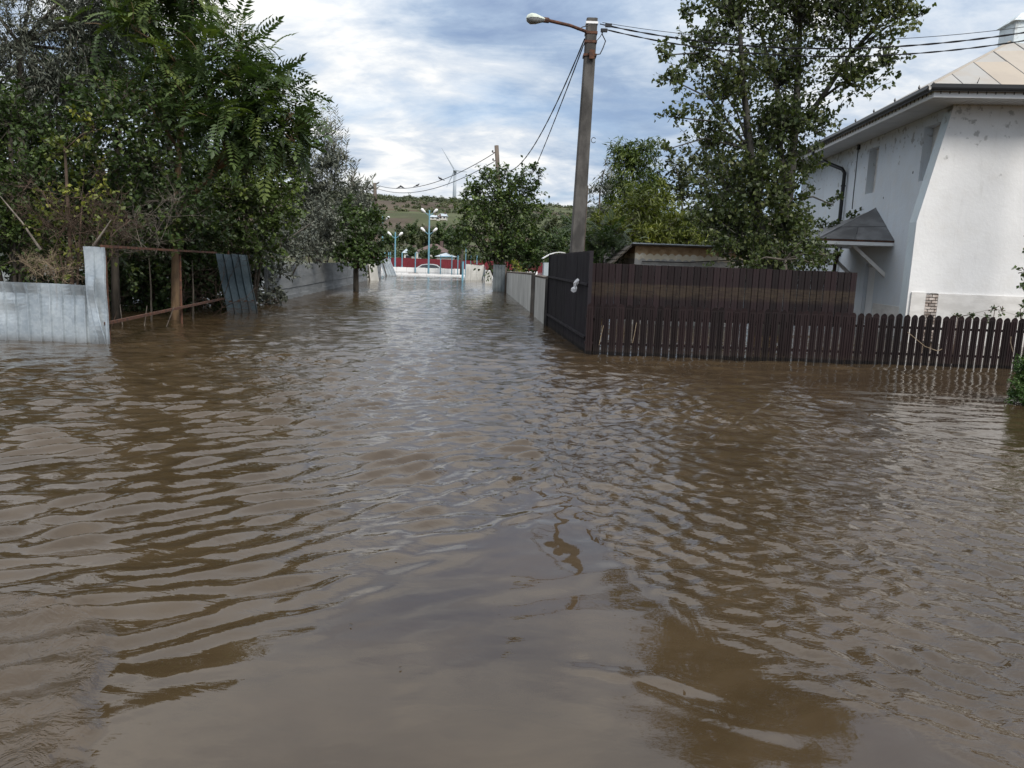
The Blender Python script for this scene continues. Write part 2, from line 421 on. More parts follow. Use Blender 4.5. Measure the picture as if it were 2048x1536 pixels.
# house render: painted plaster with mildew under the eave, hairline patches and chips
def mat_plaster(name, base, top, mould=0.8, lowz=None):
    m, nt, b, out = new_mat(name)
    pos = geo_pos(nt)
    sp = nt.nodes.new('ShaderNodeSeparateXYZ'); nt.links.new(pos, sp.inputs[0])
    n0 = noise(nt, pos, 0.5, 5, 0.6); n1 = noise(nt, pos, 2.6, 6, 0.62); n3 = noise(nt, pos, 6.0, 3, 0.55, 0.1)
    col = mixc(nt, sstep(nt, n0, 0.36, 0.64), tuple(x * 0.90 for x in base), base)
    col = mixc(nt, sstep(nt, n1, 0.45, 0.75, 0, 0.25), col, (0.66, 0.63, 0.58))
    # mildew blotches: dense just below the soffit, thinning down
    h = sstep(nt, sp.outputs[2], top - 1.8, top - 0.05, 0.0, 1.0)
    thr = math_node(nt, 'SUBTRACT', 0.685, math_node(nt, 'MULTIPLY', h, 0.150))
    mk = math_node(nt, 'SUBTRACT', math_node(nt, 'ADD', math_node(nt, 'MULTIPLY', n3, 0.75), math_node(nt, 'MULTIPLY', n1, 0.25)), thr)
    col = mixc(nt, sstep(nt, mk, 0.0, 0.08, 0, mould), col, (0.20, 0.19, 0.17))
    # rain streaks
    n4 = noise(nt, mapping(nt, pos, scale=(5, 5, 0.35)), 2.0, 5, 0.6)
    col = mixc(nt, sstep(nt, n4, 0.58, 0.75, 0, 0.22), col, (0.38, 0.36, 0.33))
    # tide-mark dirt near the ground
    low = sstep(nt, math_node(nt, 'ADD', sp.outputs[2], math_node(nt, 'MULTIPLY', n1, 0.5)), 0.35, 1.25, 0.55, 0.0)
    col = mixc(nt, low, col, (0.50, 0.47, 0.43))
    vo = nt.nodes.new('ShaderNodeTexVoronoi'); vo.inputs['Scale'].default_value = 1.1; nt.links.new(pos, vo.inputs['Vector'])
    col = mixc(nt, sstep(nt, vo.outputs['Distance'], 0.035, 0.045, 0.9, 0.0), col, (0.03, 0.03, 0.03))
    setv(nt, b, 'Base Color', col)
    b.inputs['Roughness'].default_value = 0.85
    bump(nt, b, math_node(nt, 'ADD', noise(nt, pos, 14, 5), math_node(nt, 'MULTIPLY', n1, 1.2)), 0.35, 0.015)
    return m
HC = P(1908, 209, 17.0)          # top corner of the house walls
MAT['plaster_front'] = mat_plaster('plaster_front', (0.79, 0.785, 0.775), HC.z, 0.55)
MAT['plaster_side'] = mat_plaster('plaster_side', (0.68, 0.73, 0.78), HC.z, 0.6)  # side wall: blue cast of the skylight put into the base colour
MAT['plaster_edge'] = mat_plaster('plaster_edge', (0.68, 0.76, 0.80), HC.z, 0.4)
MAT['plinth'] = mat_simple('plinth', (0.72, 0.70, 0.67), (0.60, 0.58, 0.55), scale=2.4, rough=0.9, bump_s=0.4, stretch=(1, 1, 2.5))
MAT['brick'] = mat_simple('brick', (0.50, 0.45, 0.41), (0.25, 0.19, 0.155), scale=7, rough=0.9, bump_s=0.4, rnd=0.3)
MAT['mortar_dark'] = mat_simple('mortar_dark', (0.10, 0.085, 0.07), rough=0.95)

# roof tin: sandy beige, each sheet its own weathering
def mat_roof():
    m, nt, b, out = new_mat('roof_tin')
    pos = geo_pos(nt); oi = nt.nodes.new('ShaderNodeObjectInfo')
    n1 = noise(nt, pos, 1.3, 6, 0.65)
    c = ramp(nt, oi.outputs['Random'], [(0.0, (0.34, 0.335, 0.32)), (0.5, (0.40, 0.385, 0.36)), (0.75, (0.40, 0.335, 0.26)), (1.0, (0.33, 0.33, 0.32))])
    col = mixc(nt, sstep(nt, n1, 0.40, 0.72, 0, 0.6), c, (0.34, 0.29, 0.235))
    setv(nt, b, 'Base Color', col); b.inputs['Roughness'].default_value = 0.6
    bump(nt, b, noise(nt, pos, 3, 4), 0.3, 0.03)
    return m
MAT['roof_tin'] = mat_roof()
MAT['seam'] = mat_simple('seam', (0.10, 0.095, 0.088), (0.06, 0.057, 0.053), rough=0.6, bump_s=0)

# shed plaster: brown soaked loam above, flaked whitewash, grey below
def mat_shed():
    m, nt, b, out = new_mat('shed_plaster')
    pos = geo_pos(nt); sp = nt.nodes.new('ShaderNodeSeparateXYZ'); nt.links.new(pos, sp.inputs[0])
    n1 = noise(nt, mapping(nt, pos, scale=(1, 1, 1)), 3.4, 6, 0.6)
    wv = math_node(nt, 'MULTIPLY', math_node(nt, 'ABSOLUTE', math_node(nt, 'SINE', math_node(nt, 'MULTIPLY', sp.outputs[0], 17.0))), 0.05)
    z = math_node(nt, 'ADD', math_node(nt, 'SUBTRACT', sp.outputs[2], wv), math_node(nt, 'MULTIPLY', math_node(nt, 'SUBTRACT', n1, 0.5), 0.10))
    n2 = noise(nt, pos, 7, 6, 0.65)
    brown = mixc(nt, sstep(nt, n2, 0.35, 0.65), (0.30, 0.18, 0.09), (0.48, 0.33, 0.19))
    white = mixc(nt, sstep(nt, n2, 0.45, 0.7), (0.62, 0.55, 0.42), (0.72, 0.68, 0.58))
    grey = mixc(nt, sstep(nt, n2, 0.35, 0.65), (0.34, 0.335, 0.32), (0.44, 0.43, 0.41))
    c = mixc(nt, sstep(nt, z, SHED_A - 0.012, SHED_A + 0.012), grey, white)
    c = mixc(nt, sstep(nt, z, SHED_B - 0.012, SHED_B + 0.012), c, brown)
    setv(nt, b, 'Base Color', c); b.inputs['Roughness'].default_value = 0.9
    bump(nt, b, n2, 0.4, 0.02)
    return m

# ------------------------------------------------------------------ ground and hills
def vnoise(x, y, seed=0):
    """smooth value noise on arrays"""
    xi = np.floor(x).astype(np.int64); yi = np.floor(y).astype(np.int64)
    xf = x - xi; yf = y - yi
    def h(a, b_):
        n = (a * 374761393 + b_ * 668265263 + seed * 1442695041) & 0x7fffffff
        n = (n ^ (n >> 13)) * 1274126177 & 0x7fffffff
        return ((n ^ (n >> 16)) & 0xffff) / 65535.0
    u = xf * xf * (3 - 2 * xf); v = yf * yf * (3 - 2 * yf)
    return (h(xi, yi) * (1 - u) + h(xi + 1, yi) * u) * (1 - v) + (h(xi, yi + 1) * (1 - u) + h(xi + 1, yi + 1) * u) * v
def fbm(x, y, seed=0, o=4):
    s = 0; a = 0.5
    for i in range(o):
        s = s + a * vnoise(x, y, seed + i * 17); x = x * 2.03; y = y * 2.03; a *= 0.5
    return s
def smooth(a, lo, hi):
    t = np.clip((a - lo) / (hi - lo), 0, 1); return t * t * (3 - 2 * t)
def ground_z(x, y):
    z = np.full_like(x, -0.55)
    rim = np.maximum(smooth(y, 104, 122), np.maximum(smooth(np.abs(x), 90, 110), smooth(-y, 32, 44)))
    z = z + rim * 0.95
    ridge = 47.0 - 0.028 * (x + 100) + 5.0 * (fbm(x / 160.0, y / 220.0, 3) - 0.5)
    hill = smooth(y + 30 * (fbm(x / 90.0, y / 90.0, 9) - 0.5), 185, 640)
    z = z + ridge * hill + (fbm(x / 45.0, y / 45.0, 5) - 0.5) * 6.0 * smooth(y, 220, 330)
    z = z - smooth(y, 700, 1100) * 14
    back = smooth(np.abs(x), 400, 1400) * 12 * (1 - smooth(y, 100, 400))
    return z + back
def axis(stops):
    out = []
    for (a, b_, st) in stops: out += list(np.arange(a, b_, st))
    out.append(stops[-1][1]); return np.array(out, dtype=float)
gx = axis([(-3000, -600, 200), (-600, -240, 20), (-240, 340, 6), (340, 900, 28), (900, 3000, 210)])
gy = axis([(-3000, -60, 210), (-60, 90, 12), (90, 760, 6.5), (760, 1200, 40), (1200, 3600, 300)])
GX, GY = np.meshgrid(gx, gy)
GZ = ground_z(GX, GY)
def grid_faces(nx, ny):
    i = np.arange(ny - 1)[:, None] * nx + np.arange(nx - 1)[None, :]
    i = i.ravel(); return np.stack([i, i + 1, i + 1 + nx, i + nx], 1)
me = np_mesh('ground', np.stack([GX.ravel(), GY.ravel(), GZ.ravel()], 1), grid_faces(len(gx), len(gy)), smooth=True)
m, nt, b, out = new_mat('hill_ground')
pos = geo_pos(nt)
sp = nt.nodes.new('ShaderNodeSeparateXYZ'); nt.links.new(pos, sp.inputs[0])
nA = noise(nt, mapping(nt, pos, scale=(0.007, 0.012, 0.02)), 1.0, 3, 0.5, 0.6)
nB = noise(nt, mapping(nt, pos, scale=(0.03, 0.05, 0.05)), 1.0, 6, 0.6)
nC = noise(nt, mapping(nt, pos, scale=(0.012, 0.05, 0.05), rot=(0, 0, 0.3)), 1.0, 5, 0.6)
grass = mixc(nt, sstep(nt, nB, 0.35, 0.65), (0.065, 0.074, 0.040), (0.095, 0.105, 0.056))
heath = mixc(nt, sstep(nt, nB, 0.35, 0.65), (0.070, 0.056, 0.043), (0.105, 0.086, 0.066))
col = mixc(nt, sstep(nt, nA, 0.46, 0.54), heath, grass)
col = mixc(nt, sstep(nt, nC, 0.57, 0.64, 0, 0.75), col, (0.085, 0.055, 0.042))
flat = sstep(nt, sp.outputs[2], 0.6, 3.0)
col = mixc(nt, flat, mixc(nt, sstep(nt, nB, 0.4, 0.6), (0.07, 0.055, 0.035), (0.06, 0.08, 0.03)), col)
setv(nt, b, 'Base Color', col); b.inputs['Roughness'].default_value = 0.95; b.inputs['Specular IOR Level'].default_value = 0.1
bump(nt, b, nB, 0.5, 1.5)
tag(link('ground', me, m), 'muddy valley floor rising to a heath covered hill behind the village', None, None, 'structure')

# ------------------------------------------------------------------ flood water
def wave_bank(rng, n, lam, spread, ang, ang_spread):
    """n sinusoids: wavelength around lam, travelling around angle ang"""
    L = lam * np.exp(rng.normal(0, spread, n)); th = ang + rng.normal(0, ang_spread, n)
    k = 2 * PI / L
    amp = (L / lam) ** 0.7 / math.sqrt(n / 2)
    return k * np.cos(th), k * np.sin(th), rng.uniform(0, 2 * PI, n), amp
def wave_eval(bank, X, Y, hmin=None):
    s = np.zeros_like(X)
    for kx, ky, ph, a in zip(*bank):
        if hmin is not None:
            L = 2 * PI / math.hypot(kx, ky); att = np.clip((L / hmin - 2.2) / 2.5, 0, 1)   # drop waves the grid cannot carry
            s += a * att * np.sin(kx * X + ky * Y + ph)
        else: s += a * np.sin(kx * X + ky * Y + ph)
    return s
def grow_axis(start, end, st0, g):
    v = [start]; 
    while v[-1] < end: v.append(v[-1] + max(st0, g * abs(v[-1])))
    v[-1] = end; return v
ya = grow_axis(1.6, 125, 0.020, 0.0052)
wy = np.array([-46, -30, -18, -10, -6, -3, -1.5, -0.6, 0.0, 0.4, 0.8, 1.2, 1.4] + ya)
xa = grow_axis(0.0, 112, 0.026, 0.0105)
wx = np.array([-v for v in xa[:0:-1]] + xa)
X, Y = np.meshgrid(wx, wy)
DY = np.gradient(wy)[:, None] * np.ones_like(X); DX = np.gradient(wx)[None, :] * np.ones_like(X)
HM = np.maximum(DX, DY)
rng = np.random.default_rng(7)
# domain warp so that crests wander
wxp = X + 0.22 * (fbm(X / 1.3, Y / 1.3, 21) - 0.5) + 1.2 * (fbm(X / 6, Y / 6, 31) - 0.5)
wyp = Y + 0.22 * (fbm(X / 1.3 + 9, Y / 1.3, 22) - 0.5) + 1.2 * (fbm(X / 6 + 5, Y / 6, 32) - 0.5)
b_left = wave_bank(rng, 34, 0.235, 0.27, math.radians(-54), 0.30)       # long crests running from near left to far right
b_chop = wave_bank(rng, 34, 0.155, 0.30, math.radians(60), 0.9)         # short crossing chop on the right
b_far = wave_bank(rng, 40, 0.36, 0.42, math.radians(-80), 0.38)        # crests across the street
b_soft = wave_bank(rng, 12, 1.25, 0.35, math.radians(-60), 0.8)        # slow undulation everywhere
f_left = wave_eval(b_left, wxp, wyp, HM); f_chop = wave_eval(b_chop, wxp, wyp, HM)
f_far = wave_eval(b_far, wxp, wyp, HM); f_soft = wave_eval(b_soft, wxp, wyp, HM)
f_left = f_left + 0.22 * np.abs(f_left)
# masks (world positions of the calm tongue, the shear line, the bore)
def poly_dist(pts):
    best = np.full(X.shape, 1e9); sgn = np.zeros(X.shape)
    for a, b_ in zip(pts[:-1], pts[1:]):
        dx, dy = b_[0] - a[0], b_[1] - a[1]; L2 = dx * dx + dy * dy
        t = np.clip(((X - a[0]) * dx + (Y - a[1]) * dy) / L2, 0, 1)
        ex, ey = X - a[0] - t * dx, Y - a[1] - t * dy
        d = np.hypot(ex, ey); s = dx * ey - dy * ex
        m_ = d < best; best = np.where(m_, d, best); sgn = np.where(m_, np.sign(s), sgn)
    return best * sgn
shear_px = [(1070, 900), (1120, 985), (1200, 1085), (1300, 1180), (1400, 1262), (1500, 1330), (1620, 1392), (1760, 1452), (1900, 1505), (2040, 1560)]
shear = poly_dist([W(*p) for p in shear_px])          # >0: far/right side
left_px = [(60, 1560), (220, 1500), (380, 1420), (620, 1300), (820, 1185), (1000, 1095), (1160, 1010)]
lcalm = poly_dist([W(*p) for p in left_px])           # >0: far/left side
bore_px = [(165, 1580), (180, 1450), (205, 1400), (240, 1330), (225, 1270), (190, 1225), (110, 1190), (0, 1175)]
bore = poly_dist([W(*p) for p in bore_px])            # >0: left side
n1 = fbm(X * 1.1, Y * 1.1, 41); n2 = fbm(X * 3.1, Y * 3.1, 42); n3 = fbm(X / 5.0, Y / 5.0, 43)
m_left = smooth(lcalm + (n1 - 0.5) * 0.5, -0.15, 0.75) * (1 - smooth(Y, 9, 22) * 0.6)
m_right = smooth(shear + (n2 - 0.5) * 0.10, -0.02, 0.10)
near = 1 - smooth(Y, 5, 9)
# outside both masks near the camera: the calm brown tongue
calm = (1 - m_right) * (1 - smooth(lcalm, -0.1, 0.5))
xr = smooth(X + 0.05 * Y, 0.2, 0.8)
b_fine = wave_bank(rng, 30, 0.115, 0.25, math.radians(-62), 0.45)
f_fine = wave_eval(b_fine, wxp, wyp, HM)
A_fine = (1 - smooth(Y, 9, 14)) * 0.0013 * (0.3 + 1.4 * fbm(X / 0.6 + 7, Y / 0.6, 53)) * np.clip(m_left + m_right, 0.12, 1)
A_left = m_left * (1 - m_right * near) * (0.0074 + 0.004 * n3) * (0.55 + 0.9 * fbm(X / 0.9 + 3, Y / 0.9, 51))
A_chop = m_right * (1 - smooth(Y, 7.5, 11)) * 0.0044 * (0.45 + 1.1 * n1)
wc_ = W(1060, 960)
A_chop = A_chop + 0.0030 * np.exp(-((X - wc_.x) ** 2 / 0.9 + (Y - wc_.y) ** 2 / 0.8))
A_far = smooth(Y, 4.0, 8.0) * (0.0055 + 0.0075 * n3) * (1 + 1.0 * smooth(Y, 14, 40))
sm = smooth(X, 3.2, 5.0) * smooth(Y, 5.0, 6.5) * (1 - smooth(Y, 10.8, 12.5))      # sheltered water in front of the pickets
A_left *= (1 - 0.9 * smooth(X, 1.8, 3.2)); A_far *= (1 - 0.72 * sm * 1.0) ; A_chop *= (1 - 0.55 * sm)
A_soft = 0.0032 * (0.5 + n3)
Z = A_left * f_left + A_chop * f_chop + A_far * f_far + A_soft * f_soft + A_fine * f_fine
b_calm = wave_bank(rng, 14, 0.42, 0.35, math.radians(-40), 0.6)
f_calm = wave_eval(b_calm, wxp, wyp, HM)
Z += calm * near * 0.0026 * f_calm * (0.5 + 1.2 * fbm(X / 0.7, Y / 0.7, 61)) * smooth(Y, 2.2, 4.2)
# a strand of chop inside the calm tongue
strand = poly_dist([W(*p) for p in [(1190, 1330), (1330, 1370), (1450, 1420), (1580, 1490)]])
Z += np.exp(-(strand / 0.09) ** 2) * near * 0.0026 * wave_eval(wave_bank(rng, 16, 0.11, 0.3, math.radians(80), 0.7), wxp, wyp, HM)
# shear ridge and bore step with turbulent rear
Z += np.exp(-((shear - 0.02) / 0.035) ** 2) * near * 0.0035 * smooth(n2, 0.2, 0.6)
boren = bore + (n2 - 0.5) * 0.26 + (fbm(X * 9, Y * 9, 44) - 0.5) * 0.12
behind = smooth(boren, -0.01, 0.10)
rough_b = (fbm(X * 13, Y * 13, 45, 3) - 0.5) * 0.028 + (fbm(X * 28, Y * 28, 46, 3) - 0.5) * 0.011
decay = np.exp(-np.clip(boren, 0, 5) / 0.65)
lb = near * (1 - smooth(X, 0.0, 0.6))
Z += lb * behind * (0.036 * decay * (0.6 + 0.8 * n1) + rough_b * (0.15 + 0.7 * decay))
ripple = np.clip(0.35 + 0.9 * m_left * 0.6 + 0.9 * m_right * near + smooth(Y, 5, 10) * 0.9 + smooth(Y, 9, 20) * 0.7 - sm * 0.45, 0, 2.0) * (1 - 0.75 * calm * near)
foam = lb * behind * decay
rim = smooth(np.hypot(X, np.maximum(-Y, 0)), 60, 100)
Z *= (1 - rim)
dmax = np.gradient(wy)[:, None]
me = np_mesh('water', np.stack([X.ravel(), Y.ravel(), Z.ravel()], 1), grid_faces(len(wx), len(wy)), smooth=True,
             attr={'ripple': ripple.ravel(), 'silt': foam.ravel()})
m, nt, b, out = new_mat('flood_water')
pos = geo_pos(nt)
at = nt.nodes.new('ShaderNodeAttribute'); at.attribute_name = 'ripple'
at2 = nt.nodes.new('ShaderNodeAttribute'); at2.attribute_name = 'silt'
ns = noise(nt, mapping(nt, pos, scale=(0.5, 0.9, 1), rot=(0, 0, 0.5)), 1.0, 6, 0.65, 1.2)
col = mixc(nt, sstep(nt, ns, 0.35, 0.65), (0.043, 0.0285, 0.0145), (0.060, 0.041, 0.0225))
col = mixc(nt, math_node(nt, 'MULTIPLY', at2.outputs['Fac'], 0.12), col, (0.085, 0.06, 0.04))
setv(nt, b, 'Base Color', col)
b.inputs['IOR'].default_value = 1.52
b.inputs['Roughness'].default_value = 0.028
h1 = noise(nt, mapping(nt, pos, scale=(3.0, 6.5, 1), rot=(0, 0, 0.45)), 1.0, 3, 0.55, 0.8)
h2 = noise(nt, mapping(nt, pos, scale=(9, 17, 1), rot=(0, 0, -0.3)), 1.0, 3, 0.55, 0.6)
hh = math_node(nt, 'ADD', h1, math_node(nt, 'MULTIPLY', h2, 0.30))
hh = math_node(nt, 'MULTIPLY', hh, at.outputs['Fac'])
h3 = noise(nt, mapping(nt, pos, scale=(30, 38, 1)), 1.0, 5, 0.65, 0.4); h4 = noise(nt, mapping(nt, pos, scale=(11, 14, 1)), 1.0, 3, 0.6, 1.0)
hh = math_node(nt, 'ADD', hh, math_node(nt, 'MULTIPLY', math_node(nt, 'MULTIPLY', at2.outputs['Fac'], math_node(nt, 'ADD', math_node(nt, 'MULTIPLY', h3, 0.6), math_node(nt, 'MULTIPLY', h4, 2.6))), 0.7))
bn = nt.nodes.new('ShaderNodeBump'); bn.inputs['Strength'].default_value = 1.0; bn.inputs['Distance'].default_value = 0.0095
nt.links.new(hh, bn.inputs['Height']); nt.links.new(bn.outputs[0], b.inputs['Normal'])
tag(link('water', me, m), 'brown rippled flood water covering the whole street', None, None, 'structure')

# ------------------------------------------------------------------ corrugated sheets
def sheet_mesh(name, width, height, pitch=0.2, depth=0.02, rib=0.3, thick=0.004, rows=6, warp=None, z0=0.0):
    """upright trapezoid-ribbed sheet: local x along the width, z up, ribs towards -y; warp(x, z) -> (dx, dy, dz)"""
    xs = []; n = max(1, int(round(width / pitch))); p = width / n
    for i in range(n):
        a = i * p
        xs += [(a, 0), (a + p * (1 - rib) - p * 0.06, 0), (a + p * (1 - rib), -depth), (a + p - p * 0.06, -depth)]
    xs.append((width, 0))
    vs = []; fs = []; nr = rows + 1; nx = len(xs)
    for side in (0, 1):
        for r in range(nr):
            z = z0 + height * r / rows
            for (x, y) in xs:
                d = warp(x, z - z0) if warp else (0, 0, 0)
                vs.append((x + d[0], y + side * thick + d[1], z + d[2]))
    off = nr * nx
    for r in range(rows):
        for i in range(nx - 1):
            a = r * nx + i
            fs.append((a, a + 1, a + nx + 1, a + nx)); fs.append((off + a + 1, off + a, off + a + nx, off + a + nx + 1))
    for r in range(rows):
        for i in (0, nx - 1):
            a = r * nx + i; fs.append((a, a + nx, off + a + nx, off + a))
    for i in range(nx - 1):
        for r in (0, rows):
            a = r * nx + i; fs.append((a, a + 1, off + a + 1, off + a))
    me = bpy.data.meshes.new(name); me.from_pydata(vs, [], fs); me.update(); return me

def heading(a, b_): return math.atan2(b_.y - a.y, b_.x - a.x)

# left: low zinc fence, bent and dented
za, zb = W(-700, 653), W(196, 686)
zf = thing('zinc_fence', 'low dented zinc sheet fence standing in the water at the left edge', 'fence', (za.x, za.y, -0.55), heading(za, zb))
L = (zb - za).length
ns_ = 8; sw = L / ns_
for i in range(ns_):
    rr = random.Random(50 + i)
    dents = [(rr.uniform(0.1, sw - 0.1), rr.uniform(1.0, 1.5), rr.uniform(0.08, 0.2), rr.uniform(-0.03, 0.03)) for _ in range(7)]
    def wp(x, z, i=i, dents=dents):
        y = sum(a * math.exp(-((x - cx) ** 2 + (z - cz) ** 2) / (s * s)) for cx, cz, s, a in dents)
        y += 0.012 * math.sin(3.1 * (x + i * sw)) * z
        top = max(0, z - 1.36)
        y += -0.16 * top * (1 + math.sin(5 * (x + i)))      # top folded forward a little
        return (0.0, y, -0.010 * (x + i * sw) * (z / 1.5) + 0.0)
    o = link('sheet', sheet_mesh('sheet', sw + 0.03, 1.53, 0.195, 0.034, 0.16, 0.004, 26, wp), MAT['zinc'], zf, (i * sw, 0.004 * (i % 2), 0))
MB().box(0, L, 0.075, 0.11, 1.15, 1.19).build('rail', MAT['rust'], zf)
MB().box(0, L, 0.075, 0.11, 0.65, 0.69).build('rail', MAT['rust'], zf)
for x in list(np.arange(0.3, L - 0.5, 1.9)) + [L - 0.1]: MB().box(x, x + 0.05, 0.115, 0.165, 0, 1.4).build('post', MAT['rust'], zf)

# tall bent strip of sheet beside it
ta, tb = W(190, 686), W(219, 687)
ts = thing('bent_zinc_sheet', 'tall crumpled upright zinc sheet at the broken end of the low zinc fence', 'metal sheet', (ta.x, ta.y - 0.05, -0.55), 0)
hgt = P(188, 493, ta.y).z + 0.55
tl = P(172, 493, ta.y).x - ta.x; 
def wtall(x, z):
    t = z / hgt
    lean = tl * t + 0.018 * math.sin(t * 7.0) * (1 - t)
    wid = (0.12 if x > 0.12 else 0) * (t ** 0.7) * 0.5
    crump = 0.018 * math.sin(9 * t + 14 * x) * (1 - t) + 0.008 * math.sin(17 * t + 5)
    return (lean + wid * x / 0.2 - 0.02, crump, -0.05 * abs(x - 0.1))
link('sheet', sheet_mesh('sheet', 0.26, hgt, 0.13, 0.03, 0.25, 0.004, 30, wtall), MAT['zinc'], ts)
def wflap(x, z):
    t = z / 1.1
    return (0.03 * math.sin(6 * t) - 0.11 * t, -0.02 - 0.12 * x + 0.02 * math.sin(11 * t), 0.0)
link('folded_edge', sheet_mesh('folded_edge', 0.11, 1.25, 0.11, 0.012, 0.2, 0.004, 18, wflap), MAT['zinc'], ts, (0.115, -0.03, 0.35))

# rusty frame where the sheets were torn away
fr0, fr1 = W(216, 688), W(468, 622)
rf = thing('rusty_fence_frame', 'bare rusty rails of the fence whose sheets were torn away', 'fence frame', (fr0.x, fr0.y, -0.55), heading(fr0, fr1))
L = (fr1 - fr0).length
def rail(z0, z1, x1, w=0.045):
    MB().hexa([(0, 0, z0), (x1, 0, z1), (x1, w, z1), (0, w, z0), (0, 0, z0 + w), (x1, 0, z1 + w), (x1, w, z1 + w), (0, w, z0 + w)]).build('rail', MAT['rust'], rf)
rail(0.55 + 0.30, 0.55 + 0.34, L)
rail(0.55 + 1.50, 0.55 + 1.43, L * 0.82, 0.04)
for x, lean in ((0.25, 0.0), (L * 0.5, 0.05), (L * 0.99, 0.0)):
    MB().tube([(x, 0.08, 0), (x + lean, 0.08, 2.05)], 0.024, 6).build('post', MAT['rust'], rf)

# tilted dark zinc sheets
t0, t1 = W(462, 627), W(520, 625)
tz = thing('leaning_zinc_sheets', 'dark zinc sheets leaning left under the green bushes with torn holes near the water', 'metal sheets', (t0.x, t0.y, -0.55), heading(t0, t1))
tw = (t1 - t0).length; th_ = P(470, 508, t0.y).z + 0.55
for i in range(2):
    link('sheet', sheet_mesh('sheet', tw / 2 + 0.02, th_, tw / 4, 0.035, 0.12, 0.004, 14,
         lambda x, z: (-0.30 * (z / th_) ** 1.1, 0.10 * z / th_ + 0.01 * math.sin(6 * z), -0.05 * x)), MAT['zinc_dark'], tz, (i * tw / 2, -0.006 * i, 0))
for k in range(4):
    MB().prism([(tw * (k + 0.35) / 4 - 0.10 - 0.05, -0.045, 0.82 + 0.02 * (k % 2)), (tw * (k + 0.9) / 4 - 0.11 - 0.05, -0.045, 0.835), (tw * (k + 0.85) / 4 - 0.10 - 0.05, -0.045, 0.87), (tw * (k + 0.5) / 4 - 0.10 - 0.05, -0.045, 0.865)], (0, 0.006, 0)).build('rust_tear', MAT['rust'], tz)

# long grey slab fence on the left of the street
a0, a1 = W(540, 607), W(762, 554.5)
lf = thing('slab_fence', 'long grey fence of horizontal concrete slabs along the left side of the street', 'fence', (a0.x, a0.y, -0.55), heading(a0, a1))
L = (a1 - a0).length
nb = 14; bw = L / nb
slab_me = {}
for i in range(nb):
    for r, (z0, z1, dy) in enumerate(((0.0, 0.69, 0.0), (0.698, 0.905, 0.025), (0.915, 1.275, 0.0), (1.283, 1.66, 0.02))):
        if r not in slab_me:
            slab_me[r] = MB().box(0.012, bw - 0.012, dy, dy + 0.04, z0, z1).mesh('slab')
        o = link('slab', slab_me[r], MAT['concrete_slab'], lf, (i * bw, 0.006 * math.sin(i * 2.3), 0.008 * math.sin(i * 5)))
    MB().box(i * bw - 0.05, i * bw + 0.05, 0.05, 0.14, 0, 1.66).build('post', MAT['concrete_slab'], lf)

# leaning sheets at the far end of it
for j, (pa, pb, top, lean, mt, lab) in enumerate((
        ((738, 561), (760, 556), 528, -0.12, 'white_slab', 'pale board leaning on the left fence behind the dark tree trunk'),
        ((776, 552), (800, 551), 517, -0.42, 'zinc', 'ribbed zinc panel tipped over at the far end of the left fence'))):
    q0, q1 = W(*pa), W(*pb)
    s = thing('fallen_panel' if j else 'leaning_board', lab, 'metal sheet' if j else 'board', (q0.x, q0.y, -0.55), 0.0)
    hh_ = P(pa[0], top, q0.y).z + 0.55
    wdt = (pb[0] - pa[0]) / FPX * q0.y
    link('panel', sheet_mesh('panel', wdt, hh_, 0.22, 0.03 if j else 0.008, 0.25, 0.01, 8, lambda x, z, lean=lean, hh_=hh_: (lean * 1.9 * (z / hh_), 0.1 * z, 0)), MAT[mt], s)
    MB().tube([(0.1, -0.08, 0), (0.1 + lean * 1.4, 0.12, hh_ * 0.95)], 0.035, 5).build('prop', MAT['bark'], s)

# wooden stick poking out of the water
q = W(572, 607)
o = MB().hexa([Vector(p) for p in ((0, 0, -0.3), (0.09, 0, -0.3), (0.09, 0.05, -0.3), (0, 0.05, -0.3), (-0.50, 0, 0.18), (-0.42, 0, 0.21), (-0.42, 0.05, 0.21), (-0.50, 0.05, 0.18))]).build('broken_plank', MAT['wood_grey'])
o.location = (q.x, q.y, 0); tag(o, 'short broken plank jutting from the water before the grey slab fence', 'plank')

# ------------------------------------------------------------------ right: picket fence
pf0, pf1 = W(1170, 708), W(2560, 757)
FY = pf0.y
pk = thing('picket_fence', 'low dark brown metal picket fence standing in the water on the right', 'fence', (pf0.x, pf0.y, -0.55), heading(pf0, pf1))
L = (pf1 - pf0).length
ztop = P(1500, 617, FY).z + 0.55
pitch = 15.25 / FPX * (FY) * 1.012
npk = int(L / pitch)
pw = pitch * 0.855
prof = [(0, 0), (0, ztop - 0.055), (pw * 0.10, ztop - 0.03), (pw * 0.32, ztop - 0.006), (pw * 0.5, ztop), (pw * 0.68, ztop - 0.006), (pw * 0.90, ztop - 0.03), (pw, ztop - 0.055), (pw, 0)]
mb = MB(); mb.prism([(x, -0.008 * math.sin(PI * x / pw), z) for x, z in prof], (0, 0.004, 0))
mb.box(pw * 0.30, pw * 0.36, -0.014, -0.006, 0.05, ztop - 0.07); mb.box(pw * 0.64, pw * 0.70, -0.014, -0.006, 0.05, ztop - 0.07)
pick_me = mb.mesh('picket')
rnd = random.Random(3)
for i in range(npk):
    o = link('picket', pick_me, MAT['brown'], pk, (i * pitch, 0, rnd.uniform(-0.012, 0.008)), (rnd.uniform(-0.005, 0.005), rnd.gauss(0, 0.0035), rnd.uniform(-0.02, 0.02)))
for z in (0.72, 1.17): MB().box(-0.02, L, 0.012, 0.045, z, z + 0.04).build('rail', MAT['brown'], pk)
for x in np.arange(0.15, L, 2.35): MB().box(x, x + 0.06, 0.047, 0.105, 0, ztop - 0.08).build('post', MAT['brown'], pk)

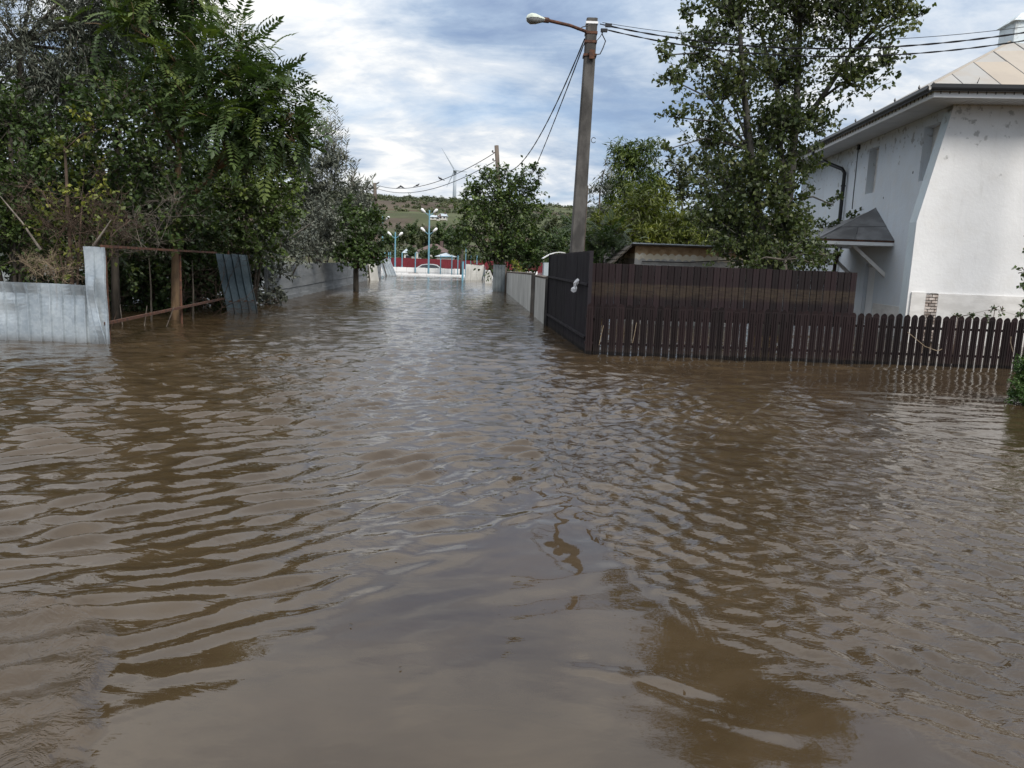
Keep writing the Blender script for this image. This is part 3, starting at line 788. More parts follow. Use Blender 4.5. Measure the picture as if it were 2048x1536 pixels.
# tall board fence behind it
tf0 = P(1170, 700, FY + 0.55); tfx1 = P(1711, 600, FY + 0.55).x
zt0 = P(1175, 525.5, FY + 0.55).z + 0.55
tall = thing('tall_board_fence', 'tall brown profiled metal fence rising behind the left half of the picket fence', 'fence', (tf0.x, FY + 0.55, -0.55), heading(pf0, pf1))
L = tfx1 - tf0.x
nbd = 41; bw = L / nbd
mb = MB(); zb_ = 1.12; 
def board(mb, w, z0, z1):
    pr = [(0.0, 0.0), (w * 0.08, -0.012), (w * 0.45, -0.012), (w * 0.50, -0.009), (w * 0.55, -0.012), (w * 0.92, -0.012), (w, 0.0), (w, 0.004), (0, 0.004)]
    mb.prism([(x, y, z0) for x, y in pr][::-1], (0, 0, z1 - z0)); return mb
board(mb, bw * 0.985, zb_, zt0); bd_me = mb.mesh('board')
for i in range(nbd):
    link('board', bd_me, MAT['brown_tall'], tall, (i * bw, 0.003 * (i % 2), rnd.uniform(-0.006, 0.006)))
for z in (1.25, 1.85): MB().box(0, L, 0.008, 0.04, z, z + 0.04).build('rail', MAT['brown'], tall)
for x in np.linspace(0.1, L - 0.06, 5): MB().box(x, x + 0.06, 0.042, 0.10, 0, zt0 - 0.03).build('post', MAT['brown'], tall)
o = MB().box(-0.03, -0.005, -0.05, -0.03, 1.55, 1.95).build('white_strip', MAT['white_paint'], tall)

# panel wing running up the street from the corner
c0, c1 = W(1172, 706), W(1095, 651)
cp = thing('corner_panel_fence', 'tall plum coloured ribbed metal panel at the street corner of the brown fences', 'fence', (c0.x, c0.y, -0.55), heading(c0, c1))
L = (c1 - c0).length
zc0 = P(1173, 501, c0.y).z + 0.55; zc1 = P(1098, 509, c1.y).z + 0.55
npn = 4
for i in range(npn):
    w_ = L / npn
    link('panel', sheet_mesh('panel', w_ + 0.01, 1.0, 0.11, 0.018, 0.3, 0.004, 4,
         lambda x, z, i=i, w_=w_: (0, 0.004 * math.sin(8 * z + i), z * ((zc0 + (zc1 - zc0) * (i * w_ + x) / L) - 1.0) )), MAT['plum'], cp, (i * w_, 0.005 * (i % 2), 0))
MB().box(-0.06, 0.0, -0.03, 0.03, 0, zc0).build('post', MAT['plum'], cp)
MB().box(L, L + 0.06, -0.03, 0.03, 0, zc1).build('post', MAT['plum'], cp)
for z in (0.8, 1.7): MB().box(0, L, 0.012, 0.05, z, z + 0.04).build('rail', MAT['plum'], cp)

# torn white bag caught on the corner panel
bq = P(1153, 571, c0.y + 0.75)
mbb = MB()
outl = [(-0.02, -0.13), (-0.055, -0.10), (-0.05, -0.05), (-0.02, -0.02), (-0.025, 0.04), (0.0, 0.10), (0.03, 0.13), (0.055, 0.10), (0.045, 0.04), (0.02, 0.0), (0.03, -0.05), (0.02, -0.11)]
rb = random.Random(9)
ctr = len(outl)
vs = [(x, rb.uniform(-0.025, 0.0), z) for x, z in outl] + [(0.0, -0.03, -0.06), (0.02, -0.035, 0.06)]
fs = []
for i in range(len(outl)):
    j = (i + 1) % len(outl); c_ = ctr if (outl[i][1] + outl[j][1]) < 0 else ctr + 1
    fs.append((i, j, c_))
fs += [(3, ctr + 1, ctr), (9, ctr, ctr + 1)]
mbb.v = vs + [(x, y + 0.006, z) for x, y, z in vs]; mbb.f = fs + [tuple(reversed([k + len(vs) for k in f])) for f in fs]
o = mbb.build('plastic_bag', MAT['plastic_bag']); 
o.location = c0 + (c1 - c0) * 0.17 + Vector((-0.10, -0.05, 1.05)); o.rotation_euler = (0, 0, math.radians(-15)); o.scale = (1.35, 1, 1.0)
o.location.z = P(1153, 571, o.location.y).z
tag(o, 'scrap of torn white plastic caught on the plum corner panel', 'plastic scrap')

# white slab fence further up on the right
w0, w1, w2, w3 = W(1092, 650), W(1071, 632), W(1064, 625), W(1010, 581)
wf = thing('white_slab_fence', 'whitish slab fence with a weathered top rail between corner panel and grey-green sheet', 'fence', (w0.x, w0.y, -0.55), 0)
def slab_run(pa, pb, za_, zb_, n, mat, parent, org, thick=0.05):
    d = pb - pa; hd = math.atan2(d.y, d.x); L_ = math.hypot(d.x, d.y); w_ = L_ / n
    for i in range(n):
        z_a = za_ + (zb_ - za_) * i / n; z_b = za_ + (zb_ - za_) * (i + 1) / n
        mb = MB().hexa([(0, 0, 0), (w_ - 0.02, 0, 0), (w_ - 0.02, thick, 0), (0, thick, 0), (0, 0, z_a), (w_ - 0.02, 0, z_b), (w_ - 0.02, thick, z_b), (0, thick, z_a)])
        p_ = pa + d * (i / n)
        mb.build('slab', mat, parent, False, (p_.x - org.x, p_.y - org.y, 0), (0, 0, hd))
zA = P(1092, 558, w0.y).z + 0.55; zB = P(1071, 554, w1.y).z + 0.55; zC = P(1064, 550, w2.y).z + 0.55; zD = P(1012, 545, w3.y).z + 0.55
slab_run(w0, w1, zA, zB, 7, MAT['white_slab'], wf, w0)
slab_run(w2, w3, zC, zD, 16, MAT['white_slab'], wf, w0)
for p_, z_ in ((w1, zC + 0.03), (w2, zC + 0.03), (w0, zA), (w3, zD + 0.03)):
    MB().box(-0.06, 0.06, -0.06, 0.06, 0, z_).build('post', MAT['concrete'], wf, False, (p_.x - w0.x, p_.y - w0.y, 0))
for (pa, pb, za_, zb__) in ((w0, w1, zA, zB), (w2, w3, zC, zD)):
    MB().tube([(pa.x - w0.x - 0.02, pa.y - w0.y, za_ + 0.03), (pb.x - w0.x - 0.02, pb.y - w0.y, zb__ + 0.03)], 0.045, 4).build('top_rail', MAT['wood_grey'], wf)

g0, g1 = W(985, 584), W(1009, 585)
gz = P(997, 529.5, g0.y).z + 0.55
gs = thing('grey_green_sheet', 'upright grey-green metal sheet at the far end of the white slab fence', 'metal sheet', (g0.x, g0.y, -0.55), heading(g0, g1))
link('panel', sheet_mesh('panel', (g1 - g0).length, gz, 0.14, 0.02, 0.2, 0.005, 6), MAT['zinc_dull'], gs)
MB().box((g1 - g0).length, (g1 - g0).length + 0.07, 0, 0.07, 0, gz - 0.1).build('post', MAT['wood_grey'], gs)

h0, h1_ = W(931, 560), W(968, 561)
hz = P(950, 529, h0.y).z + 0.55
hs_ = thing('white_gate_panel', 'crumpled whitish gate sheet behind the blue post where the street widens', 'gate', (h0.x, h0.y, -0.55), heading(h0, h1_))
wh = (h1_ - h0).length
link('panel', sheet_mesh('panel', wh, hz, 0.5, 0.02, 0.15, 0.04, 10, lambda x, z: (0.05 * math.sin(4 * z) * (x / wh), 0.10 * math.sin(2.2 * x + 3 * z) * 0.4, 0.03 * math.sin(5 * x) * z / 1.6)), MAT['white_slab'], hs_)
MB().box(0.1, wh - 0.15, -0.03, 0.03, hz, hz + 0.035).build('red_edge', MAT['red_sheet'], hs_)
MB().hexa([(wh - 0.25, -0.06, 0.3), (wh + 0.1, -0.05, 0.3), (wh + 0.1, 0.0, 0.3), (wh - 0.25, 0, 0.3), (wh - 0.02, -0.05, hz - 0.25), (wh + 0.06, -0.05, hz - 0.1), (wh + 0.06, 0, hz - 0.1), (wh - 0.02, 0, hz - 0.25)]).build('torn_corner', MAT['zinc_dull'], hs_)
k0, k1 = W(970, 567), W(984, 567)
kz = P(977, 542.5, k0.y).z + 0.55
ks = thing('low_white_panel', 'small low white panel between the crumpled gate sheet and the grey-green sheet', 'fence panel', (k0.x, k0.y, -0.55), 0)
MB().box(0, k1.x - k0.x, 0, 0.05, 0, kz).build('panel', MAT['white_slab'], ks)

def blue_post(px, base_y, top_y, rad, label, Y=None, kind='blue_post', group=None):
    b_ = W(px, base_y) if Y is None else P(px, base_y, Y)
    t_ = P(px, top_y, b_.y)
    r_ = thing(kind, label, 'post', (b_.x, b_.y, -0.55), 0, group)
    MB().tube([(0, 0, 0), (0, 0, t_.z + 0.55)], rad, 8).build('shaft', MAT['blue_paint'], r_)
    MB().tube([(0, 0, t_.z + 0.55), (0, 0, t_.z + 0.58)], rad * 1.25, 8).build('cap', MAT['blue_paint'], r_)
    return r_
blue_post(925, 562, 524, 0.07, 'stout light blue post at the left end of the crumpled gate sheet')
blue_post(930.5, 556, 489, 0.035, 'thin tall light blue pole rising just behind the stout blue post')

# ------------------------------------------------------------------ football ground at the end of the street
KY = W(860, 543.5).y
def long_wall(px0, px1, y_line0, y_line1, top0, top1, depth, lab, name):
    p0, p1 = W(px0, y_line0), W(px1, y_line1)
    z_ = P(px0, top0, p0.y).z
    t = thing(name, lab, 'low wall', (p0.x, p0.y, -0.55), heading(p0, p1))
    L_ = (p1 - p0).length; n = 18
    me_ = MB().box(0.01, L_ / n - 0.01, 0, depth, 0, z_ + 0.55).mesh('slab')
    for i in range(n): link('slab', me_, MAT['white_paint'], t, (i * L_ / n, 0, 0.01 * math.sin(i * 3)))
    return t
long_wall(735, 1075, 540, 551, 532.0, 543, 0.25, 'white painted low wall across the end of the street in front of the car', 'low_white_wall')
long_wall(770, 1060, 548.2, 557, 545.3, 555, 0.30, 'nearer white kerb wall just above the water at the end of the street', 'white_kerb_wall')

RY = 100.0
ra, rb_ = P(730, 516, RY), P(1130, 523, RY)
red = thing('red_fence', 'long dark red sheet metal fence behind the football ground posts', 'fence', (ra.x, RY, -0.55), 0)
nr_ = 13; rw = (rb_.x - ra.x) / nr_
zr = P(850, 517.5, RY).z + 0.55
rme = sheet_mesh('panel', rw - 0.06, zr, 0.30, 0.04, 0.3, 0.01, 2)
for i in range(nr_):
    link('panel', rme, MAT['red_sheet'], red, (i * rw, 0, 0.02 * math.sin(i * 4)))
    MB().box(i * rw - 0.06, i * rw, -0.02, 0.08, 0, zr + 0.02).build('post', MAT['red_sheet'], red)

PYD = 74.0
for (px, ty) in ((769.5, 505), (777, 505), (780.5, 504.5), (804, 505.5), (830.5, 506), (881, 511.5), (903.5, 511.5), (915.5, 511.5), (941, 512), (953.5, 511)):
    blue_post(px, 537, ty, 0.055, 'light blue post of the football ground fence in front of the red fence', PYD, 'fence_post', 'light blue posts in front of the red fence')
tagged = [o for o in C.objects if o.name.startswith('fence_post')]
for o, d in zip(tagged, ('first blue post from the left beside the dark bush', 'second blue post from the left, first of a close pair', 'third blue post from the left, second of a close pair',
                         'blue post right of the shorter floodlight pole', 'blue post in front of the red fence just left of the car',
                         'blue post on the right of the car carrying the left end of a crossbar', 'blue post carrying the right end of the crossbar', 'blue post between crossbar and stout blue post',
                         'blue post behind the crumpled gate sheet on its left half', 'rightmost blue post, bent over at its tip, next to the leafy tree')):
    o['label'] = d
cbA, cbB = P(881, 513.5, PYD - 0.1), P(903.5, 513.5, PYD - 0.1)
o = MB().tube([(0, 0, 0), (cbB.x - cbA.x, 0, cbB.z - cbA.z)], 0.06, 6).build('crossbar', MAT['blue_paint']); o.location = cbA
tag(o, 'light blue crossbar joining two posts right of the car', 'crossbar')

def flood_pole(px, base_y, top_y, Y, label, arms):
    b_ = P(px, base_y, Y); t_ = P(px, top_y, Y)
    r_ = thing('floodlight_pole', label, 'floodlight pole', (b_.x, Y, -0.55), 0, 'light blue floodlight poles round the football ground')
    Ht = t_.z + 0.55
    MB().tube([(0, 0, 0), (0, 0, Ht * 0.55), (0, 0, Ht)], [0.10, 0.08, 0.06], 10).build('pole', MAT['blue_paint'], r_)
    for az in arms:
        z_ = P(px, az, Y).z + 0.55
        for s in (-1, 1):
            MB().tube([(0, 0, z_ - 0.35), (s * 0.42, -0.05, z_ - 0.05)], 0.035, 6).build('arm', MAT['blue_paint'], r_)
            lm = MB()
            c_ = Vector((s * 0.55, -0.12, z_ + 0.08)); d_ = Vector((s * 0.24, -0.06, 0.22))
            lm.tube([c_ - d_ * 0.8, c_ - d_ * 0.3, c_ + d_ * 0.5, c_ + d_ * 0.9], [0.05, 0.11, 0.14, 0.07], 8)
            lm.build('lamp_head', MAT['white_paint'], r_, True)
    return r_
flood_pole(857, 540, 420, 72.0, 'tall light blue pole with four white floodlights beside the flooded car', (424, 462))
flood_pole(790, 538, 464, 78.0, 'shorter light blue pole with small lamp heads left of the car', (470,))
flood_pole(764.5, 538, 430, 84.0, 'light blue pole half hidden behind the dark bush on the left', (438,))

# flooded silver car behind the low wall
def make_car(loc, rz):
    t = thing('parked_car', 'silver saloon car flooded up to its doors behind the low white wall', 'car', loc, rz)
    Lc, Wc = 4.5, 1.75
    side = [(-2.25, 0.35), (-2.22, 0.68), (-1.95, 0.86), (-1.55, 0.92), (-0.95, 0.95), (1.05, 0.93), (1.7, 0.86), (2.15, 0.72), (2.25, 0.50), (2.2, 0.28), (-2.1, 0.26)]
    vs = []; fs = []; n = len(side)
    ys = [(-1.0, 0.86), (-0.86, 1.0), (0, 1.03), (0.86, 1.0), (1.0, 0.86)]
    for (yy, k) in ys:
        for (x, z) in side: vs.append((x * (k if abs(yy) == 1 else 1) * 0.99, yy * Wc / 2, 0.28 + (z - 0.28) * k))
    for s in range(len(ys) - 1):
        for i in range(n):
            j = (i + 1) % n
            fs.append((s * n + i, s * n + j, (s + 1) * n + j, (s + 1) * n + i))
    fs.append(tuple(range(n))); fs.append(tuple((len(ys) - 1) * n + i for i in range(n - 1, -1, -1)))
    me_ = bpy.data.meshes.new('body'); me_.from_pydata(vs, [], fs); me_.update(); me_.polygons.foreach_set('use_smooth', [True] * len(me_.polygons))
    link('body', me_, MAT['car_paint'], t)
    cab = [(-1.55, 0.90), (-0.85, 1.36), (-0.35, 1.44), (0.35, 1.44), (0.80, 1.36), (1.45, 0.92)]
    def cabin(inset, hw0, hw1, zo):
        mb = MB(); vs_l = []; vs_r = []
        for (x, z) in cab:
            k = (z - 0.90) / 0.54; hw = hw0 + (hw1 - hw0) * k
            vs_l.append((x, -hw, z + zo)); vs_r.append((x, hw, z + zo))
        b_ = len(mb.v); mb.v += vs_l + vs_r; n_ = len(cab)
        mb.f += [tuple(range(n_))[::-1], tuple(range(n_, 2 * n_))]
        for i in range(n_ - 1): mb.f.append((i, i + 1, n_ + i + 1, n_ + i))
        return mb
    cabin(0, 0.80, 0.60, 0).build('cabin', MAT['car_paint'], t, False, bevel=0.03)
    for s in (-1, 1):
        def sp_(x, z): 
            k = (z - 0.90) / 0.54; return (x, s * (0.80 - 0.20 * k + 0.012), z)
        for w_ in ([(-0.15, 0.96), (-1.22, 0.96), (-0.80, 1.29), (-0.36, 1.37), (-0.15, 1.37)], [(-0.05, 0.96), (-0.05, 1.37), (0.34, 1.37), (0.74, 1.29), (1.22, 0.97)]):
            poly = [sp_(x, z) for x, z in w_]
            if s > 0: poly = poly[::-1]
            MB().prism(poly, (0, -s * 0.01, 0)).build('side_window', MAT['glass_dark'], t)
    for x in (-1.38, 1.38):
        for s in (-1, 1):
            w_ = MB().lathe([(0.18, -0.1), (0.31, -0.1), (0.33, -0.05), (0.33, 0.08), (0.31, 0.1), (0.18, 0.1)], 16, (0, 0, 0), 'Y').build('wheel', MAT['tyre'], t, True, (x, s * 0.76, 0.32))
            MB().lathe([(0.0, 0.06), (0.17, 0.05), (0.19, 0.0), (0.17, -0.05), (0.0, -0.06)], 12, (0, 0, 0), 'Y').build('rim', MAT['car_paint'], w_, True)
    MB().prism([(-1.50, -0.70, 0.95), (-0.90, -0.56, 1.345), (-0.90, 0.56, 1.345), (-1.50, 0.70, 0.95)], (-0.012, 0, 0.014)).build('windscreen', MAT['glass_dark'], t)
    MB().prism([(1.40, -0.70, 0.96), (0.86, -0.56, 1.335), (0.86, 0.56, 1.335), (1.40, 0.70, 0.96)], (0.012, 0, 0.014)).build('rear_window', MAT['glass_dark'], t)
    return t
cz_ = P(860, 527.5, 80).z
make_car((P(860, 530, 80).x, 80, cz_ - 1.46), math.radians(3))

# ------------------------------------------------------------------ main concrete pole with street lamp
PB, PT = P(1153, 505, 17.0), P(1184, 38, 17.0)
pole = thing('concrete_utility_pole', 'tall concrete utility pole behind the plum corner panel, carrying the street lamp', 'utility pole', (PB.x, 17.0, -0.55), 0)
kx = (PT.x - PB.x) / (PT.z - PB.z)
def on_pole(z, dx=0, dy=0):    # local point at height z above water
    return Vector((kx * (z - PB.z) + dx, dy, z + 0.55))
mb = MB(); hts = np.linspace(-0.55, PT.z, 10); rings = []
for z in hts:
    t = (z + 0.55) / (PT.z + 0.55); hw = 0.165 - 0.050 * t; hd_ = 0.15 - 0.045 * t; c_ = on_pole(z)
    ch = 0.03
    ring = [(-hw, -hd_ + ch), (-hw + ch, -hd_), (hw - ch, -hd_), (hw, -hd_ + ch), (hw, hd_ - ch), (hw - ch, hd_), (-hw + ch, hd_), (-hw, hd_ - ch)]
    rings.append(len(mb.v)); mb.v += [(c_.x + x, c_.y + y, c_.z) for x, y in ring]
for a, b_ in zip(rings[:-1], rings[1:]):
    for k in range(8): mb.f.append((a + k, a + (k + 1) % 8, b_ + (k + 1) % 8, b_ + k))
mb.f.append(tuple(rings[-1] + k for k in range(8)))
mb.build('shaft', MAT['concrete'], pole)
def band(py, h_, mat, ext=0.012, name='band'):
    z = P(1180, py, 17.0).z; t = (z + 0.55) / (PT.z + 0.55); hw = 0.165 - 0.050 * t + ext; hd_ = 0.15 - 0.045 * t + ext; c_ = on_pole(z)
    MB().box(c_.x - hw, c_.x + hw, c_.y - hd_, c_.y + hd_, c_.z, c_.z + h_).build(name, MAT[mat], pole)
band(50, 0.045, 'white_paint', name='steel_band'); band(70, 0.05, 'rust'); band(88, 0.05, 'rust'); band(115, 0.05, 'rust', 0.02)
cl = on_pole(P(1182, 113, 17).z, 0.03, -0.17); MB().box(cl.x - 0.05, cl.x + 0.06, cl.y - 0.03, cl.y + 0.02, cl.z - 0.09, cl.z + 0.09).build('clamp', MAT['rust'], pole)
zr_ = P(1184, 281, 17).z; rg = on_pole(zr_, 0.155, -0.05)
MB().tube([(rg.x + 0.05 * (1 - math.cos(a)) , rg.y, rg.z + 0.055 * math.sin(a)) for a in np.linspace(-2.6, 2.6, 10)], 0.008, 5).build('wire_loop', MAT['cable'], pole)
zd = P(1160, 400, 17).z
MB().tube([on_pole(zz, 0.168 - 0.052 * (zz + 0.55) / 8 + 0.01, -0.02) for zz in (-0.4, 1.0, 2.4, 3.2)], 0.012, 5).build('earth_wire', MAT['wood_grey'], pole)

def lp(px, py, Y=17.0): return P(px, py, Y)
# the street lamp clamped to the pole
la = lp(1170, 62, 16.8)
lamp = thing('street_lamp', 'old street lamp on a rusty arm reaching left from the concrete pole', 'street lamp', la, 0)
def rel(p): return p - la
MB().tube([rel(lp(1172, 63, 16.8)), rel(lp(1140, 51, 16.6)), rel(lp(1088, 39, 16.3))], 0.035, 8).build('arm', MAT['rust'], lamp, True)
hA, hB = rel(lp(1090, 40, 16.3)), rel(lp(1054, 36, 16.1))
ax_ = (hB - hA); 
sh_ = MB(); prof_ = [(0.0, 0.04), (0.10, 0.06), (0.3, 0.09), (0.55, 0.128), (0.78, 0.135), (0.93, 0.095), (1.0, 0.015)]
up_ = Vector((0, 0, 1)); sd_ = Vector((0, 1, 0)); dn = ax_.normalized(); upn = (up_ - dn * up_.dot(dn)).normalized(); sdn = dn.cross(upn)
def half(mb, s, k=1.0, flat=1.0):
    n = 9; b_ = len(mb.v)
    for (t_, r_) in prof_:
        for i in range(n):
            a = PI * i / (n - 1)
            mb.v.append(tuple(hA + ax_ * t_ + sdn * math.cos(a) * r_ * k + upn * (s * math.sin(a) * r_ * k * flat)))
    for i in range(len(prof_) - 1):
        for j in range(n - 1): mb.f.append((b_ + i * n + j, b_ + i * n + j + 1, b_ + (i + 1) * n + j + 1, b_ + (i + 1) * n + j))
half(sh_, 1, 1.0, 0.75); sh_.build('lamp_shell', MAT['shell'], lamp, True)
gl_ = MB(); half(gl_, -1, 0.94, 0.85); gl_.build('lamp_glass', MAT['lamp_glass'], lamp, True)
MB().tube([hA - dn * 0.08, hA + dn * 0.06], 0.055, 8).build('collar', MAT['rust'], lamp)
MB().tube([rel(lp(1180, 50, 16.8)), rel(lp(1165, 54, 16.75)), rel(lp(1154, 60, 16.7)), rel(lp(1162, 61, 16.75)), rel(lp(1172, 66, 16.8))], 0.012, 5).build('lamp_cable', MAT['cable'], lamp)

def sag_pts(a, b_, sag, n=22):
    return [a.lerp(b_, t) - Vector((0, 0, sag * 4 * t * (1 - t))) for t in np.linspace(0, 1, n)]
def cable(a, b_, sag, r_, label, twist=0.0, n=26, grp=None):
    pts = sag_pts(a, b_, sag, n)
    o = thing('overhead_cable', label, 'cable', pts[0], 0, grp)
    base = pts[0]
    if twist:
        m_ = n * 5; fine = sag_pts(a, b_, sag, m_)
        for ph in (0, PI):
            MB().tube([p - base + Vector((0, math.cos(i * 0.6 + ph) * twist, math.sin(i * 0.6 + ph) * twist)) for i, p in enumerate(fine)], r_, 5).build('strand', MAT['cable'], o)
    else:
        MB().tube([p - base for p in pts], r_, 5).build('strand', MAT['cable'], o)
    return o

# wooden poles up the street
WP1 = (P(1003, 470, 40.0), P(993, 291, 40.0))
def wood_pole(b_, t_, label, rad=0.12):
    o = thing('wooden_utility_pole', label, 'utility pole', (b_.x, b_.y, -0.55), 0, 'wooden utility poles up the street')
    k = (t_.x - b_.x) / (t_.z - b_.z)
    MB().tube([(k * (z - b_.z), 0, z + 0.55) for z in np.linspace(-0.55, t_.z, 6)], [rad * 1.25, rad * 1.2, rad * 1.1, rad * 1.0, rad * 0.95, rad * 0.9], 10).build('shaft', MAT['wood_grey'], o, True)
    for dz_ in (0.35, 0.75):
        MB().tube([(k * (t_.z - dz_ - b_.z) - 0.02, 0, t_.z - dz_ + 0.55), (k * (t_.z - dz_ - b_.z) - 0.22, -0.05, t_.z - dz_ + 0.55)], 0.02, 5).build('bracket', MAT['rust'], o)
        MB().lathe([(0.0, 0.0), (0.05, 0.0), (0.035, 0.05), (0.05, 0.08), (0.0, 0.11)], 8, (k * (t_.z - dz_ - b_.z) - 0.22, -0.05, t_.z - dz_ + 0.55)).build('insulator', MAT['black_plastic'], o)
    return o
wp1 = wood_pole(WP1[0], WP1[1], 'weathered wooden pole rising out of the leafy tree in the middle')
zz0 = WP1[1].z + 0.55
MB().tube([(-0.12 + (0), -0.12, zz0 - 0.75), (0.10, -0.14, zz0 - 1.25), (0.15, -0.13, zz0 - 1.6)], 0.015, 5).build('loose_wire', MAT['white_paint'], wp1)
MB().box(-0.10, 0.20, -0.14, 0.14, zz0 - 1.2, zz0 - 1.14).build('band', MAT['black_plastic'], wp1)
WP2 = (P(752, 470, 64.0), P(749.5, 366, 64.0))
wood_pole(WP2[0], WP2[1], 'far wooden pole standing above the dark bush on the left', 0.16)

cable(lp(1169, 78), P(1000, 336, 39.9), 1.05, 0.013, 'black twisted cable sagging from the concrete pole to the wooden pole in the leafy tree', 0.010)
cable(lp(1167, 90), P(1030, 420, 40.5), 0.25, 0.012, 'steeper black cable dropping from the concrete pole into the crown of the middle tree', 0.009)
ins1, ins2 = P(989, 306, 39.9), P(989, 323, 39.9)
e1, e2 = P(754, 370.5, 64), P(754, 377, 64)
cable(ins1, e1, 0.85, 0.02, 'upper of the two thin wires between the wooden poles, birds on it')
cable(ins2, e2, 0.85, 0.02, 'lower of the two thin wires between the wooden poles')
# to the right: three lines passing before the poplar
RP = P(2330, 0, 14.5)
for (a, b_, sag, tw, r_, lb) in ((P(1200, 48, 17), P(2330, 8, 14.5), 0.62, 0.009, 0.010, 'upper thick cable bundle running right from the pole past the poplar'),
                             (P(1207, 58, 17), P(2330, 22, 14.5), 0.66, 0.008, 0.009, 'lower cable bundle running right from the pole just under the thick one'),
                             (P(1205, 45, 17), P(2330, 6, 14.7), 0.50, 0, 0.006, 'thinnest line running right from the top of the concrete pole')):
    cable(a, b_, sag, r_, lb, tw)
# clamps, short jumper
jc = thing('cable_jumper', 'looped black jumper wire with two dead-end clamps beside the pole top', 'cable', lp(1190, 50), 0)
j0 = lp(1190, 50)
for (px, py) in ((1217, 51), (1208, 61)):
    c_ = lp(px, py, 16.9) - j0
    MB().box(c_.x - 0.07, c_.x + 0.07, c_.y - 0.03, c_.y + 0.03, c_.z - 0.03, c_.z + 0.035).build('clamp', MAT['black_plastic'], jc)
MB().tube([lp(x, y, 16.85) - j0 for x, y in ((1202, 58), (1205, 70), (1211, 82), (1206, 96), (1200, 108), (1193, 109))], 0.012, 5).build('wire', MAT['cable'], jc)
MB().tube([lp(x, y, 16.85) - j0 for x, y in ((1208, 61), (1200, 74), (1193, 82))], 0.008, 5).build('wire', MAT['cable'], jc)

# the next pole of that line, right of the frame
npole = thing('concrete_utility_pole', 'concrete pole to the right holding the other end of the cables', 'utility pole', (RP.x, 14.5, -0.55), 0)
MB().tube([(0, 0, 0), (0, 0, RP.z + 0.8)], [0.2, 0.14], 8).build('shaft', MAT['concrete'], npole)

# birds
def bird(p, flip, label):
    t = thing('bird', label, 'bird', p, 0, 'birds resting on the wires up the street')
    s = -1 if flip else 1
    MB().tube([(-0.13 * s, 0, 0.02), (-0.08 * s, 0, 0.05), (0, 0, 0.085), (0.07 * s, 0, 0.11), (0.11 * s, 0, 0.15), (0.13 * s, 0, 0.175)], [0.012, 0.04, 0.065, 0.055, 0.035, 0.02], 8).build('body', MAT['bird'], t, True)
    MB().tube([(0.11 * s, 0, 0.165), (0.14 * s, 0, 0.18), (0.17 * s, 0, 0.172)], [0.035, 0.034, 0.006], 7).build('head', MAT['bird'], t, True)
    MB().tube([(-0.08 * s, 0, 0.045), (-0.25 * s, 0, -0.02)], [0.03, 0.022], 5).build('tail', MAT['bird'], t)
wire_pts = sag_pts(ins1, e1, 0.85, 200)
def on_wire(px):
    best = min(wire_pts, key=lambda p: abs(((p - Vector((0, 0, H))).dot(cr) / (p - Vector((0, 0, H))).dot(f0)) * FPX + 1024 - px)); return best
for px, fl, lb in ((798.5, 0, 'left bird of the touching pair on the upper wire'), (804.5, 1, 'right bird of the touching pair on the upper wire'), (834, 0, 'lone bird near the middle of the upper wire'), (881, 1, 'bird nearest the wind turbine on the upper wire')):
    bird(on_wire(px) + Vector((0, 0, 0.02)), fl, lb)
bird(P(755, 368.5, 63.9), 0, 'bird perched right beside the top of the far wooden pole')

# ------------------------------------------------------------------ white house
HR = math.radians(-5.0)
ztw = HC.z + 0.55                      # wall height above its base at -0.55
house = thing('white_house', 'two storey whitewashed house with flared corner and beige tin roof on the right', 'house', (HC.x, 17.0, -0.55), HR)
HL, HWd = 11.3, 9.0                    # side length (away), front width (right)
def wall_grid(name, length, height, thick, holes, mat, axis_, parent):
    """axis_ 'x': runs along +x, faces -y; 'y': runs along +y, faces -x"""
    us = sorted({0.0, length} | {h[0] for h in holes} | {h[1] for h in holes}); vs_ = sorted({0.0, height} | {h[2] for h in holes} | {h[3] for h in holes})
    mb = MB()
    for i in range(len(us) - 1):
        for j in range(len(vs_) - 1):
            cu_, cv_ = (us[i] + us[i + 1]) / 2, (vs_[j] + vs_[j + 1]) / 2
            if any(h[0] < cu_ < h[1] and h[2] < cv_ < h[3] for h in holes): continue
            if axis_ == 'x': mb.box(us[i], us[i + 1], 0, thick, vs_[j], vs_[j + 1])
            else: mb.box(0, thick, us[i], us[i + 1], vs_[j], vs_[j + 1])
    # outer skin only: drop the faces shared by neighbouring cells
    key = {}
    for f in mb.f:
        k = tuple(sorted(tuple(round(c, 4) for c in mb.v[q]) for q in f)); key.setdefault(k, []).append(f)
    mb.f = [v[0] for v in key.values() if len(v) == 1]
    return mb.build(name, mat, parent)
hinv = Matrix.Rotation(-HR, 3, 'Z')
def hloc(px, py, Y_=None, x=None, y=None):
    """local house coords of a photo measurement lying on plane x=const or y=const"""
    o_ = hinv @ (Vector((0, 0, H)) - Vector((HC.x, 17.0, -0.55))); d_ = hinv @ ray(px, py)
    t = (x - o_.x) / d_.x if x is not None else (y - o_.y) / d_.y
    return o_ + d_ * t
hl = []
for (xa_, ya_, xb_, yb_) in ((1733, 388, 1756, 292), (1838, 372, 1876, 250)):
    p0_, p1_ = hloc(xa_, ya_, x=0), hloc(xb_, yb_, x=0)
    hl.append([min(p0_.y, p1_.y), max(p0_.y, p1_.y), p0_.z, p1_.z])
hl[0][0] = hloc(1755, 330, x=0).y; hl[0][1] = hloc(1736, 330, x=0).y
hl[1][0] = hloc(1876, 290, x=0).y; hl[1][1] = hloc(1845, 290, x=0).y
zn1 = max(hl[0][3], hl[1][3]); zn0 = hl[0][2]
for h_ in hl: h_[2] = zn0; h_[3] = zn1
